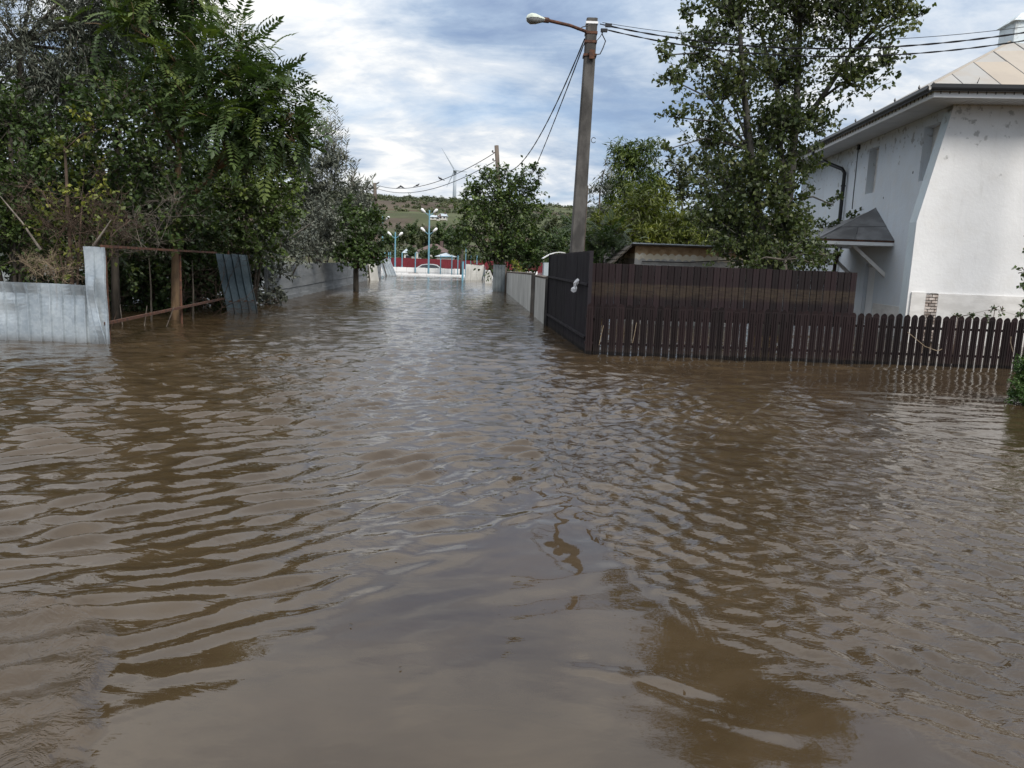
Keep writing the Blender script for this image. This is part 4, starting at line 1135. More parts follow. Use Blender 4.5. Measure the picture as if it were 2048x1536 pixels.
dr = [hloc(1749, 560, x=0).y, hloc(1728, 560, x=0).y, 0.0, hloc(1748, 527, x=0).z]
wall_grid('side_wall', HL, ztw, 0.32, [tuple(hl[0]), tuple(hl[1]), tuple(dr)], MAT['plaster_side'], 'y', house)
for h_ in hl: MB().box(0.20, 0.24, h_[0] - 0.02, h_[1] + 0.02, h_[2] - 0.02, h_[3] + 0.02).build('blind_window', MAT['plinth'], house)
dpo = MB().box(0.10, 0.14, dr[0] + 0.01, dr[1] - 0.01, 0, dr[3] - 0.01).build('door', MAT['white_paint'], house)
MB().box(0.06, 0.10, dr[0] + 0.0, dr[0] + 0.07, 0, dr[3] - 0.03).build('door_frame', MAT['white_slab'], dpo)
MB().box(0.06, 0.10, dr[0] + 0.07, dr[1] - 0.02, dr[3] - 0.10, dr[3] - 0.03).build('door_frame', MAT['white_slab'], dpo)
MB().box(0.085, 0.10, dr[0] + 0.10, dr[0] + 0.16, 1.5, 1.62).build('handle', MAT['black_plastic'], dpo)
MB().box(-0.02, 0.0, dr[0] - 3.1, dr[0] - 0.12, 0.55, 1.28).build('side_plinth', MAT['plinth'], house)
# front wall with the brick patch opening in its plinth
zpl = hloc(1900, 587, y=-0.02).z
wall_grid('front_wall', HWd, ztw, 0.32, [], MAT['plaster_front'], 'x', house).location = (0.0, -0.004, 0)
bp0, bp1 = hloc(1851, 600, y=-0.05).x, hloc(1876, 600, y=-0.05).x
fx0 = hloc(1822, 600, y=-0.05).x
MB().box(fx0, bp0, -0.05, -0.005, 0.45, zpl).build('plinth', MAT['plinth'], house)
MB().box(bp1, HWd, -0.05, -0.005, 0.45, zpl - 0.012).build('plinth', MAT['plinth'], house)
MB().box(bp0, bp1, -0.012, -0.006, 0.45, zpl - 0.01).build('mortar', MAT['mortar_dark'], house)
bme = MB().box(0, 0.13, -0.046, -0.012, 0, 0.050).mesh('brick')
r_ = 0; z = 0.60
while z + 0.055 < zpl - 0.01:
    x = bp0 + (0.0 if r_ % 2 else -0.065)
    while x < bp1 - 0.03:
        x_ = max(x, bp0 + 0.004); o = link('brick', bme, MAT['brick'], house, (x_, 0.006 * math.sin(x * 50 + r_), z)); o.scale = (max(0.2, (min(x + 0.13, bp1 - 0.004) - x_) / 0.13), 1, 1); x += 0.145
    z += 0.066; r_ += 1
# flared corner buttress in the plane of the front wall
zfl = hloc(1835, 443, y=-0.05).z; xfl = hloc(1835, 443, y=-0.05).x
ztp = ztw - 0.02
bt = MB()
poly = [(0.0, -0.012, ztp), (xfl, -0.012, zfl), (xfl, -0.012, 0.0), (0.03, -0.012, 0.0), (0.03, -0.012, ztp)]
bt.prism([Vector(p) for p in poly][::-1], (0, 0.007, 0)); bt.build('buttress_face', MAT['plaster_front'], house)
bt = MB(); poly = [(-0.002, -0.004, ztp - 0.1), (xfl + 0.02, -0.004, zfl), (xfl + 0.02, -0.004, 0.0), (-0.002, -0.004, 0.0)]
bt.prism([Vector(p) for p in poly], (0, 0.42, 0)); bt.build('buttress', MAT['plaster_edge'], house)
# rear walls close the volume
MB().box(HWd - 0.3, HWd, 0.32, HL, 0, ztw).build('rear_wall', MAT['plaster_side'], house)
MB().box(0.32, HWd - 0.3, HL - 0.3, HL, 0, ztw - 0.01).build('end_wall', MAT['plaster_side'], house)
# soffit boards, fascia, gutter
OV = 0.72
ez = ztw + 0.0
sme_f = MB().box(0, 0.080, -OV, -0.006, ez + 0.0, ez + 0.02).mesh('soffit_board')
nfb = int((HWd + OV) / 0.1)
for i in range(nfb):
    x = -OV * 0 + i * 0.1
    link('soffit_board', sme_f, MAT['soffit'], house, (x, 0, 0))
sme_s = MB().box(-OV, -0.006, 0, 0.186, ez + 0.0, ez + 0.02).mesh('soffit_board')
for i in range(int((HL + OV) / 0.2)):
    link('soffit_board', sme_s, MAT['soffit'], house, (0, i * 0.2, 0))
# mitred corner boards
for i in range(7):
    a = i * 0.1
    MB().prism([(-a - 0.003, -OV, ez), (-a - 0.003, -a - 0.004, ez), (-a - 0.097, -a - 0.098, ez), (-a - 0.097, -OV, ez)], (0, 0, 0.02)).build('soffit_board', MAT['soffit'], house)
    MB().prism([(-OV, -a - 0.003, ez), (-OV, -a - 0.097, ez), (-a - 0.101, -a - 0.097, ez), (-a - 0.007, -a - 0.003, ez)], (0, 0, 0.02)).build('soffit_board', MAT['soffit'], house)
MB().box(-OV - 0.03, HWd + OV, -OV - 0.03, -OV, ez - 0.015, ez + 0.15).build('fascia', MAT['white_paint'], house)
MB().box(-OV - 0.03, -OV, -OV, HL + OV, ez - 0.015, ez + 0.15).build('fascia', MAT['white_paint'], house)
def gutter(pa, pb, outv):
    a = Vector(pa); b_ = Vector(pb); o_ = Vector(outv); up = Vector((0, 0, 1)); n = 7
    prof2 = [(0.0, 0.13)] + [(0.075 - 0.07 * math.cos(PI * k / 6), 0.06 - 0.06 * math.sin(PI * k / 6)) for k in range(7)] + [(0.145, 0.13), (0.13, 0.13)] + [(0.075 - 0.058 * math.cos(PI * k / 6), 0.062 - 0.05 * math.sin(PI * k / 6)) for k in range(6, -1, -1)]
    MB().prism([a + o_ * x + up * z_ for x, z_ in prof2], b_ - a).build('gutter', MAT['black_plastic'], house)
gutter((-OV - 0.15, -OV - 0.03, ez + 0.09), (HWd + OV, -OV - 0.03, ez + 0.09), (0, -1, 0))
gutter((-OV - 0.03, -OV - 0.03, ez + 0.09), (-OV - 0.03, HL + OV, ez + 0.09), (-1, 0, 0))
# gutter brackets seen on the white fascia
brk = MB().box(-0.008, 0.008, -0.012, 0, 0, 0.06).mesh('bracket')
for i in range(52): link('bracket', brk, MAT['seam'], house, (-OV + 0.1 + i * 0.18, -OV - 0.03, ez + 0.055))
for i in range(60): link('bracket', brk, MAT['seam'], house, (-OV - 0.03, -OV + 0.1 + i * 0.2, ez + 0.055), (0, 0, -PI / 2))
# roof: hip from the near corner
RS = math.tan(math.radians(30))
ezr = ez + 0.22
x0r, y0r, x1r, y1r = -OV - 0.08, -OV - 0.08, HWd + OV, HL + OV
half_w = (x1r - x0r) / 2; 
apex = ezr + half_w * RS
ry0, ry1 = y0r + half_w, y1r - half_w; mxr = (x0r + x1r) / 2
MB().quad((x0r, y0r, ezr), (x1r, y0r, ezr), (mxr, ry0, apex)).quad((x0r, y1r, ezr), (x0r, y0r, ezr), (mxr, ry0, apex), (mxr, ry1, apex)).quad((x1r, y0r, ezr), (x1r, y1r, ezr), (mxr, ry1, apex), (mxr, ry0, apex)).quad((x1r, y1r, ezr), (x0r, y1r, ezr), (mxr, ry1, apex)).quad((x0r, y0r, ezr), (x0r, y1r, ezr), (x1r, y1r, ezr), (x1r, y0r, ezr)).build('roof_deck', MAT['seam'], house)
step = 0.74; off_u = 0.18
nrm = Vector((0, -RS, 1)).normalized()
def roof_pt(u, v):   # front slope: u along x from eave corner, v plan depth
    return Vector((x0r + u, y0r + v, ezr + v * RS))
u = -off_u; Wr = x1r - x0r; i = 0
while u < Wr:
    ua, ub = max(u, 0.0), min(u + step, Wr)
    da, db = min(ua, Wr - ua), min(ub, Wr - ub)
    laps = [0.0, 1.35 + 0.25 * (i % 2) * 3, 3.2 + 0.3 * (i % 3), 9]
    for k in range(3):
        lo, hi = laps[k], laps[k + 1]
        if max(da, db) <= lo: continue
        pts = [roof_pt(ua + 0.012, min(lo, da)), roof_pt(ub - 0.012, min(lo, db)), roof_pt(ub - 0.012, min(hi, db)), roof_pt(ua + 0.012, min(hi, da))]
        q = []
        for p in pts:
            if not q or (p - q[-1]).length > 1e-4: q.append(p)
        if len(q) > 2 and (q[0] - q[-1]).length < 1e-4: q.pop()
        if len(q) < 3: continue
        MB().prism([p + nrm * (0.004 + 0.006 * (2 - k)) for p in q], nrm * 0.012).build('roof_sheet', MAT['roof_tin'], house)
    if db > 0.1: MB().tube([roof_pt(ub, -0.02) + nrm * 0.02, roof_pt(ub, db) + nrm * 0.02], 0.016, 4).build('seam', MAT['seam'], house)
    u += step; i += 1
nrm2 = Vector((-RS, 0, 1)).normalized()
v = 0.0; Lr = y1r - y0r
while v < Lr:
    va, vb = v, min(v + step, Lr)
    def dp(q): return min(q, Lr - q, half_w)
    pts = [Vector((x0r, y0r + va + 0.01, ezr)), Vector((x0r, y0r + vb - 0.01, ezr)), Vector((x0r + dp(vb), y0r + vb - 0.01, ezr + dp(vb) * RS)), Vector((x0r + dp(va), y0r + va + 0.01, ezr + dp(va) * RS))]
    q = [pts[0], pts[1], pts[2]] + ([pts[3]] if dp(va) > 0.02 else [])
    MB().prism([p + nrm2 * 0.006 for p in q][::-1], nrm2 * 0.012).build('roof_sheet', MAT['roof_tin'], house)
    v += step
MB().tube([(x0r, y0r, ezr + 0.02), (mxr, ry0, apex + 0.02)], 0.028, 6).build('hip_cap', MAT['roof_tin'], house)
MB().tube([(mxr, ry0, apex + 0.02), (mxr, ry1, apex + 0.02)], 0.028, 6).build('ridge_cap', MAT['roof_tin'], house)
# snow guards along the eave
gme = MB(); gme.tube([(0, 0, 0), (0, 0, 0.10)], 0.010, 5); gme.tube([(0, 0, 0.05), (0, 0, 0.085), (0, 0, 0.11), (0, 0, 0.15)], [0.006, 0.026, 0.020, 0.002], 6)
gm = gme.mesh('snow_guard')
for i in range(9): link('snow_guard', gm, MAT['black_plastic'], house, (x0r + 0.02, y0r + 0.75 + i * 1.28, ezr + 0.01))
sg2 = MB().tube([(0, 0, 0), (0.03, -0.03, 0.14)], [0.012, 0.004], 5).mesh('snow_guard')
for i in range(6): link('snow_guard', sg2, MAT['black_plastic'], house, (x0r + 0.85 + i * 1.15, y0r + 0.02, ezr + 0.01))
# chimney
def to_px(lp_):
    w_ = Matrix.Translation((HC.x, 17.0, -0.55)) @ Matrix.Rotation(HR, 4, 'Z') @ Vector(lp_) - Vector((0, 0, H))
    return 1024 + FPX * w_.dot(cr) / w_.dot(f0), 768 - FPX * w_.dot(cu) / w_.dot(f0)
vq = min(np.linspace(0.5, half_w, 200), key=lambda q: abs(to_px((x0r + q, y0r + q, ezr + q * RS))[0] - 2021))
cx0 = x0r + vq; cy0 = y0r + vq - 0.12
ctz = ezr + vq * RS + 0.45
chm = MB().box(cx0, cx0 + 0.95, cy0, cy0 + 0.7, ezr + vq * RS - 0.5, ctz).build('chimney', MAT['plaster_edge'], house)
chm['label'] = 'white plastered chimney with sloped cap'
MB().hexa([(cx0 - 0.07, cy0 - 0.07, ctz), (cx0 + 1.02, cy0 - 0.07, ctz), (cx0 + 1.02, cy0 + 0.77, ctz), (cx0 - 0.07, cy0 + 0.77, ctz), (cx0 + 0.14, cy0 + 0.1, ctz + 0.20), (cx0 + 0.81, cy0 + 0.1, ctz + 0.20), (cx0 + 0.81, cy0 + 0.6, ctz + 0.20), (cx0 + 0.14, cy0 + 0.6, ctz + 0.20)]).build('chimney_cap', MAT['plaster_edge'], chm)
# downpipe
dpx = [(1640, 287, -OV - 0.08), (1641, 297, -OV - 0.08), (1656, 308, -0.55), (1688, 328, -0.11), (1693, 336, -0.09), (1684, 420, -0.09), (1676, 540, -0.09)]
py_ = hloc(1690, 345, x=-0.09).y
pts = [(-OV - 0.06, py_ + 1.05, ez + 0.10), (-OV - 0.06, py_ + 1.05, ez - 0.05), (-OV - 0.03, py_ + 0.98, ez - 0.16), (-0.16, py_ + 0.06, ez - 0.60), (-0.10, py_, ez - 0.72), (-0.10, py_, ez - 2.0), (-0.10, py_, 0.0)]
MB().tube(pts, 0.055, 10).build('downpipe', MAT['black_plastic'], house, True)
for z_ in (1.2, 3.3, 4.6): MB().tube([(-0.10, py_, z_), (-0.10, py_, z_ + 0.05)], 0.07, 10).build('pipe_clamp', MAT['black_plastic'], house)
MB().tube([(-0.012, hloc(1717, 300, x=0).y, ez - 0.05), (-0.014, hloc(1712, 350, x=0).y, ez - 1.5), (-0.012, hloc(1708, 390, x=0).y, 3.9)], 0.011, 5).build('wall_cable', MAT['cable'], house)
MB().box(-0.06, -0.002, hloc(1722, 285, x=0).y, hloc(1722, 285, x=0).y + 0.14, ez - 0.15, ez - 0.02).build('vent', MAT['black_plastic'], house)

# canopy over the side door: hipped, dark tin
ca, cb_ = hloc(1789, 482, x=0).y, hloc(1789, 482, x=0).y + 3.3
cdep = 1.8; cze = hloc(1789, 482, x=0).z; cap = hloc(1752, 418, x=0)
czp = cap.z; mid = cap.y
canopy = MB().box(-cdep, 0, ca + 0.06, cb_ - 0.06, cze - 0.13, cze - 0.02).build('door_canopy', MAT['soffit'], house)
canopy['label'] = 'dark tin hipped canopy over the side door'
r0_, r1_, r2_, r3_ = Vector((0, ca, cze)), Vector((-cdep - 0.05, ca, cze)), Vector((-cdep - 0.05, cb_, cze)), Vector((0, cb_, cze))
ap = Vector((0, mid, czp)); ap2 = Vector((-0.25, mid, czp - 0.16))
def slab(pts, name, k=0.014):
    n_ = (pts[1] - pts[0]).cross(pts[2] - pts[0]).normalized()
    MB().prism(pts, n_ * k).build(name, MAT['dark_tin'], canopy)
def lerp(a, b_, t): return a + (b_ - a) * t
# near face in three sheets, front face in four, far face
nl, nr2 = lerp(r1_, ap2, 0.45), lerp(r0_, ap, 0.42)
slab([r1_, lerp(r1_, r0_, 0.48), lerp(nl, nr2, 0.38), nl], 'tin_sheet'); slab([lerp(r1_, r0_, 0.485), r0_, nr2, lerp(nl, nr2, 0.385)], 'tin_sheet', 0.012)
slab([nl, nr2, ap, ap2], 'tin_sheet', 0.02)
for k in range(4):
    a0_, a1_ = lerp(r2_, r1_, k / 4), lerp(r2_, r1_, (k + 0.98) / 4); slab([a0_, a1_, ap2 + Vector((0, 0, 0.001 * k))], 'tin_sheet', 0.012)
slab([r3_, r2_, ap2, ap], 'tin_sheet')
MB().tube([r1_ + Vector((0, 0, 0.02)), ap2 + Vector((0, 0, 0.025)), ap + Vector((0, 0, 0.02))], 0.022, 5).build('hip_seam', MAT['dark_tin'], canopy)
MB().box(-cdep - 0.04, 0.0, ca + 0.01, ca + 0.05, cze - 0.13, cze - 0.045).build('canopy_fascia', MAT['white_paint'], canopy)
MB().box(-cdep - 0.08, -cdep - 0.04, ca + 0.01, cb_, cze - 0.13, cze - 0.045).build('canopy_fascia', MAT['white_paint'], canopy)
MB().box(-cdep - 0.07, 0.0, ca, ca + 0.06, cze - 0.04, cze - 0.002).build('canopy_edge', MAT['rust'], canopy)
for y_ in (ca + 0.35, cb_ - 0.35):
    MB().hexa([(-0.9, y_, cze - 0.14), (0, y_, cze - 0.14), (0, y_ + 0.1, cze - 0.14), (-0.9, y_ + 0.1, cze - 0.14), (-0.9, y_, cze - 0.131), (0, y_, cze - 0.131), (0, y_ + 0.1, cze - 0.131), (-0.9, y_ + 0.1, cze - 0.131)]).build('bracket', MAT['plinth'], canopy)
    MB().prism([(-0.9, y_, cze - 0.15), (-0.78, y_, cze - 0.15), (0, y_, cze - 0.80), (0, y_, cze - 0.92)], (0, 0.08, 0)).build('bracket', MAT['plinth'], canopy)

# ------------------------------------------------------------------ shed behind the tall fence
SY = 19.5
s0, s1 = P(1262, 487.5, SY), P(1490, 494, SY)
SHED_B = P(1330, 512, SY).z; SHED_A = P(1330, 521, SY).z - 0.02
MAT['shed_plaster'] = mat_shed()
shed = thing('loam_shed', 'low outbuilding with peeling brown and white plaster behind the tall brown fence', 'shed', (s0.x, SY, -0.55), 0)
swd = s1.x - s0.x; shz = s0.z + 0.55
MB().box(0.12, swd, 0, 3.4, 0, shz - 0.02).build('wall', MAT['shed_plaster'], shed)
# corrugated asbestos roof running down to the left rear, seen edge on
rfm = MB()
for i in range(18):
    xa2 = -0.02 + i * (swd + 0.25) / 18
    rfm.prism([(xa2, -0.22, shz + 0.005), (xa2 + 0.05, -0.22, shz + 0.035), (xa2 + 0.10, -0.22, shz + 0.035), (xa2 + (swd + 0.25) / 18, -0.22, shz + 0.005), (xa2 + (swd + 0.25) / 18, -0.22, shz - 0.020), (xa2, -0.22, shz - 0.020)][::-1], (0, 3.8, -0.45))
rfm.build('roof', MAT['asbestos'], shed)
MB().box(0.0, swd + 0.2, -0.26, -0.223, shz + 0.0, shz + 0.025).build('roof_edge_strip', MAT['far_tin'], shed)
for k in range(6):
    z_a = shz - 0.06 - k * 0.115; x_a = -0.02 - k * 0.115
    MB().hexa([(x_a - 0.14, -0.25, z_a - 0.14), (x_a + 0.02, -0.25, z_a - 0.01), (x_a + 0.02, 3.4, z_a - 0.01), (x_a - 0.14, 3.4, z_a - 0.14), (x_a - 0.16, -0.25, z_a - 0.105), (x_a + 0.0, -0.25, z_a + 0.02), (x_a + 0.0, 3.4, z_a + 0.02), (x_a - 0.16, 3.4, z_a - 0.105)]).build('roof_tile', MAT['bark'], shed)
wd_ = P(1360, 523, SY - 0.02)
MB().tube([(0.3, -0.05, P(1290, 523, SY).z + 0.55), (1.4, -0.06, P(1390, 524, SY).z + 0.53), (2.6, -0.05, P(1480, 521, SY).z + 0.55)], 0.012, 5).build('wire', MAT['cable'], shed)

# pale blue shelter glimpsed past the corner panel
bq0 = P(1086, 524, 30)
sh2 = thing('pale_blue_shelter', 'pale blue curved shelter roof glimpsed above the left edge of the plum panel', 'shelter', (bq0.x, 30, -0.55), 0)
zt_ = bq0.z + 0.55
MB().box(0.05, 0.9, 0, 1.6, 0, zt_ - 0.02).build('side_wall', MAT['far_tin'], sh2)
arc = [(0.0 + 1.3 * t, zt_ + 0.42 * math.sin(PI * (0.12 + 0.75 * t))) for t in np.linspace(0, 1, 9)]
mb = MB()
for (xa3, z_a), (xb3, z_b) in zip(arc[:-1], arc[1:]):
    mb.hexa([(xa3, -0.1, z_a - 0.03), (xb3, -0.1, z_b - 0.03), (xb3, 1.7, z_b - 0.03), (xa3, 1.7, z_a - 0.03), (xa3, -0.1, z_a), (xb3, -0.1, z_b), (xb3, 1.7, z_b), (xa3, 1.7, z_a)])
mb.build('roof', MAT['white_paint'], sh2)

# ------------------------------------------------------------------ houses of the far village
def gz_at(x, y): return float(ground_z(np.array([float(x)]), np.array([float(y)]))[0])
def far_house(px0, px1, py_top, py_eave, Y, label, roof='hip', wall='far_wall', roofm='far_roof', name='village_house', nwin=3, depth=8.0, zb_=None):
    p0, p1, = P(px0, py_eave, Y), P(px1, py_eave, Y); zt_ = P((px0 + px1) / 2, py_top, Y).z; ze = (p0.z + p1.z) / 2
    g = (gz_at((p0.x + p1.x) / 2, Y + depth / 2) if zb_ is None else zb_) - 0.3
    t = thing(name, label, 'house', (p0.x, Y, g), 0)
    w_ = p1.x - p0.x; ze -= g; zt_ -= g; ov = 0.4
    MB().box(0, w_, 0, depth, 0, ze).build('wall', MAT[wall], t)
    mb = MB(); A_ = [Vector(p) for p in ((-ov, -ov, ze), (w_ + ov, -ov, ze), (w_ + ov, depth + ov, ze), (-ov, depth + ov, ze))]
    ins = min(depth / 2, w_ * 0.4) if roof == 'hip' else 0.0
    B_ = [Vector((ins, depth / 2, zt_)), Vector((w_ - ins, depth / 2, zt_))]
    mb.quad(A_[0], A_[1], B_[1], B_[0]).quad(A_[2], A_[3], B_[0], B_[1]).quad(A_[1], A_[2], B_[1]).quad(A_[3], A_[0], B_[0]).quad(A_[3], A_[2], A_[1], A_[0])
    rf_ = mb.build('roof', MAT[roofm], t)
    if nwin:
        for i in range(nwin):
            x = w_ * (i + 0.5) / nwin
            f_ = MB().box(x - 0.5, x + 0.5, -0.06, -0.003, ze * 0.42, ze * 0.80).build('window', MAT['white_paint'], t)
            MB().box(x - 0.42, x + 0.42, -0.075, -0.062, ze * 0.45, ze * 0.77).build('pane', MAT['glass_dark'], f_)
        MB().box(w_ * 0.7, w_ * 0.7 + 0.6, depth * 0.4, depth * 0.4 + 0.6, ze, zt_ + 0.6).build('chimney', MAT['far_roof'], rf_)
    return t
far_house(833, 895, 487, 504, 150, 'village house with brown hipped roof and cream walls beyond the red fence', nwin=4)
far_house(808, 824, 497, 506, 142, 'small white outbuilding with pale roof left of the brown roofed house', 'gable', 'far_wall', 'far_tin', nwin=1, depth=6)
far_house(874, 908, 505.5, 513.5, 128, 'open shed with pale blue tin roof in front of the brown roofed house', 'hip', 'far_wall', 'far_tin', 'tin_roof_shed', nwin=0, depth=6)
hy = 300.0
far_house(859, 872, 429, 434, hy, 'leftmost small white farm building on the hillside', 'gable', 'far_wall', 'far_tin', 'hill_farm', 1, 6, P(865, 438, hy).z)
far_house(873, 879, 430, 433.5, hy + 3, 'dark roofed middle barn of the hillside farm', 'gable', 'far_wall', 'far_roof', 'hill_farm', 1, 6, P(875, 439, hy).z)
far_house(878, 892, 426.5, 432, hy + 6, 'longest pale roofed building of the hillside farm', 'gable', 'far_wall', 'far_tin', 'hill_farm', 2, 6, P(885, 437, hy).z)

# wind turbine on the ridge
TY = 900.0
hub = P(910, 342, TY)
tg = gz_at(hub.x, TY)
tur = thing('wind_turbine', 'pale grey wind turbine turning on the ridge beyond the village', 'wind turbine', (hub.x, TY, tg - 1), 0)
hz_ = hub.z - tg + 1
MB().tube([(0, 0, 0), (0, 0, hz_ * 0.6), (0, 0, hz_)], [2.6, 2.1, 1.5], 14).build('tower', MAT['turbine'], tur, True)
MB().box(-1.8, 1.8, -3, 6, hz_ - 1.6, hz_ + 1.8).build('nacelle', MAT['turbine'], tur, bevel=0.5)
MB().lathe([(0.0, -3.2), (1.4, -2.2), (2.0, 0.0), (1.8, 1.2)], 10, (0, -3.5, hz_), 'Y').build('hub', MAT['turbine'], tur, True)
bl = 46 / FPX * TY
for (dx_, dz_) in ((-26, 41), (24, -2), (-15, -32)):
    d_ = Vector((dx_, 0, dz_)) / FPX * TY
    w_ = d_.normalized().cross(Vector((0, 1, 0)))
    MB().hexa([(Vector((0, -4.4, hz_)) - w_ * 0.9)[:], (Vector((0, -4.4, hz_)) + w_ * 0.9)[:], (Vector((0, -3.9, hz_)) + w_ * 0.9)[:], (Vector((0, -3.9, hz_)) - w_ * 0.9)[:],
               (Vector((0, -4.3, hz_)) + d_ - w_ * 0.15)[:], (Vector((0, -4.3, hz_)) + d_ + w_ * 0.15)[:], (Vector((0, -4.1, hz_)) + d_ + w_ * 0.15)[:], (Vector((0, -4.1, hz_)) + d_ - w_ * 0.15)[:]]).build('blade', MAT['turbine'], tur)
# ------------------------------------------------------------------ vegetation
def leaf_simple(fold=0.12, w=0.30):
    v = np.array([(0, 0, 0), (-w, 0.42, fold), (0, 1.0, -0.06), (w, 0.42, fold)]); f = np.array([(0, 2, 1), (0, 3, 2)]); return v, f
def leaf_poplar():
    v = np.array([(0, 0, 0), (0, 0.28, 0), (-0.46, 0.42, 0.07), (-0.24, 0.78, 0.02), (0, 1.08, -0.05), (0.24, 0.78, 0.02), (0.46, 0.42, 0.07), (-0.30, 0.22, 0.05), (0.30, 0.22, 0.05)])
    f = np.array([(1, 7, 2), (1, 2, 3), (1, 3, 4), (1, 4, 5), (1, 5, 6), (1, 6, 8)]); return v, f
def leaf_frond(pairs=7, lw=0.055, ll=0.22, droop=0.35):
    vs = []; fs = []
    def arc(t): return np.array([0, t - 0.12 * t ** 3, -droop * t ** 2.2])
    for i in range(pairs):
        t = 0.22 + 0.74 * i / (pairs - 1); a = arc(t); k = ll * (1.0 - 0.35 * abs(t - 0.5) * 1.6)
        for s in (-1, 1):
            d = np.array([s * 0.86, 0.42, -0.28]); d /= np.linalg.norm(d); p = np.array([0.3, -0.9 * s, 0]) * 1.0
            w = np.array([-0.42 * s, 0.90, 0]) * lw * 0.7
            b = len(vs); vs += [a, a + d * k * 0.4 - w + np.array([0, 0, 0.012]), a + d * k, a + d * k * 0.4 + w]; fs += [(b, b + 2, b + 1), (b, b + 3, b + 2)]
    a = arc(0.96); b = len(vs); vs += [a, a + np.array([-lw, 0.10, -0.06]), a + np.array([0, 0.2, -0.16]), a + np.array([lw, 0.10, -0.06])]; fs += [(b, b + 2, b + 1), (b, b + 3, b + 2)]
    # midrib
    b = len(vs); vs += [arc(0) + np.array([-0.006, 0, 0]), arc(0) + np.array([0.006, 0, 0]), arc(0.95)]; fs += [(b, b + 1, b + 2)]
    return np.array(vs), np.array(fs)
def leaf_clump(n=9, seed=0):
    r = np.random.default_rng(seed); vs = []; fs = []
    for i in range(n):
        p = r.normal(0, 0.34, 3); d = r.normal(0, 1, 3); d /= np.linalg.norm(d); e = np.cross(d, r.normal(0, 1, 3)); e /= np.linalg.norm(e)
        b = len(vs); vs += [p - d * 0.30, p - e * 0.16, p + d * 0.30, p + e * 0.16]; fs += [(b, b + 1, b + 2), (b, b + 2, b + 3)]
    return np.array(vs), np.array(fs)
LEAF = {'simple': leaf_simple(), 'round': leaf_simple(0.10, 0.42), 'narrow': leaf_simple(0.05, 0.11), 'poplar': leaf_poplar(), 'frond': leaf_frond(8, 0.062, 0.25, 0.42), 'robinia': leaf_frond(6, 0.075, 0.20, 0.3),
        'clump': leaf_clump(9, 1), 'clump2': leaf_clump(7, 2)}

def unit(a):
    return a / np.maximum(np.linalg.norm(a, axis=1, keepdims=True), 1e-9)
def leaf_frames(Pn, D, S, rng, nup=0.7):
    D = unit(D); N = rng.normal(0, 1, D.shape); N[:, 2] += nup * 2.4; N = unit(N - (N * D).sum(1, keepdims=True) * D); Xa = np.cross(D, N)
    return D, N, Xa
def leaf_mesh(name, tpl, Pn, D, S, tint, rng, nup=0.7):
    v, f = LEAF[tpl]; D, N, Xa = leaf_frames(Pn, D, S, rng, nup)
    V = Pn[:, None, :] + S[:, None, None] * (v[None, :, 0:1] * Xa[:, None, :] + v[None, :, 1:2] * D[:, None, :] + v[None, :, 2:3] * N[:, None, :])
    n = len(Pn); F = f[None] + (np.arange(n) * len(v))[:, None, None]
    return np_mesh(name, V.reshape(-1, 3), F.reshape(-1, 3), attr=np.repeat(tint, len(v)))
def sticks(Pa, Pb, ra, rb, bow=0.0, rng=None):
    """three-sided two-piece sticks -> verts, quads"""
    n = len(Pa); d = unit(Pb - Pa); ref = np.tile([[0.3, 0.2, 0.93]], (n, 1)); a = unit(np.cross(d, ref)); c = np.cross(d, a)
    Pm = (Pa + Pb) / 2
    if bow: Pm = Pm + rng.normal(0, 1, Pm.shape) * bow * np.linalg.norm(Pb - Pa, axis=1, keepdims=True)
    V = []
    for P_, r_ in ((Pa, ra), (Pm, (ra + rb) / 2), (Pb, rb)):
        for k in range(3):
            g = 2 * PI * k / 3; V.append(P_ + (a * math.cos(g) + c * math.sin(g)) * np.reshape(r_, (-1, 1)))
    V = np.stack(V, 1)
    F = []
    for s in (0, 3):
        for k in range(3): F.append((s + k, s + (k + 1) % 3, s + 3 + (k + 1) % 3, s + 3 + k))
    F = np.array(F)[None] + (np.arange(n) * 9)[:, None, None]
    return V.reshape(-1, 3), F.reshape(-1, 4)

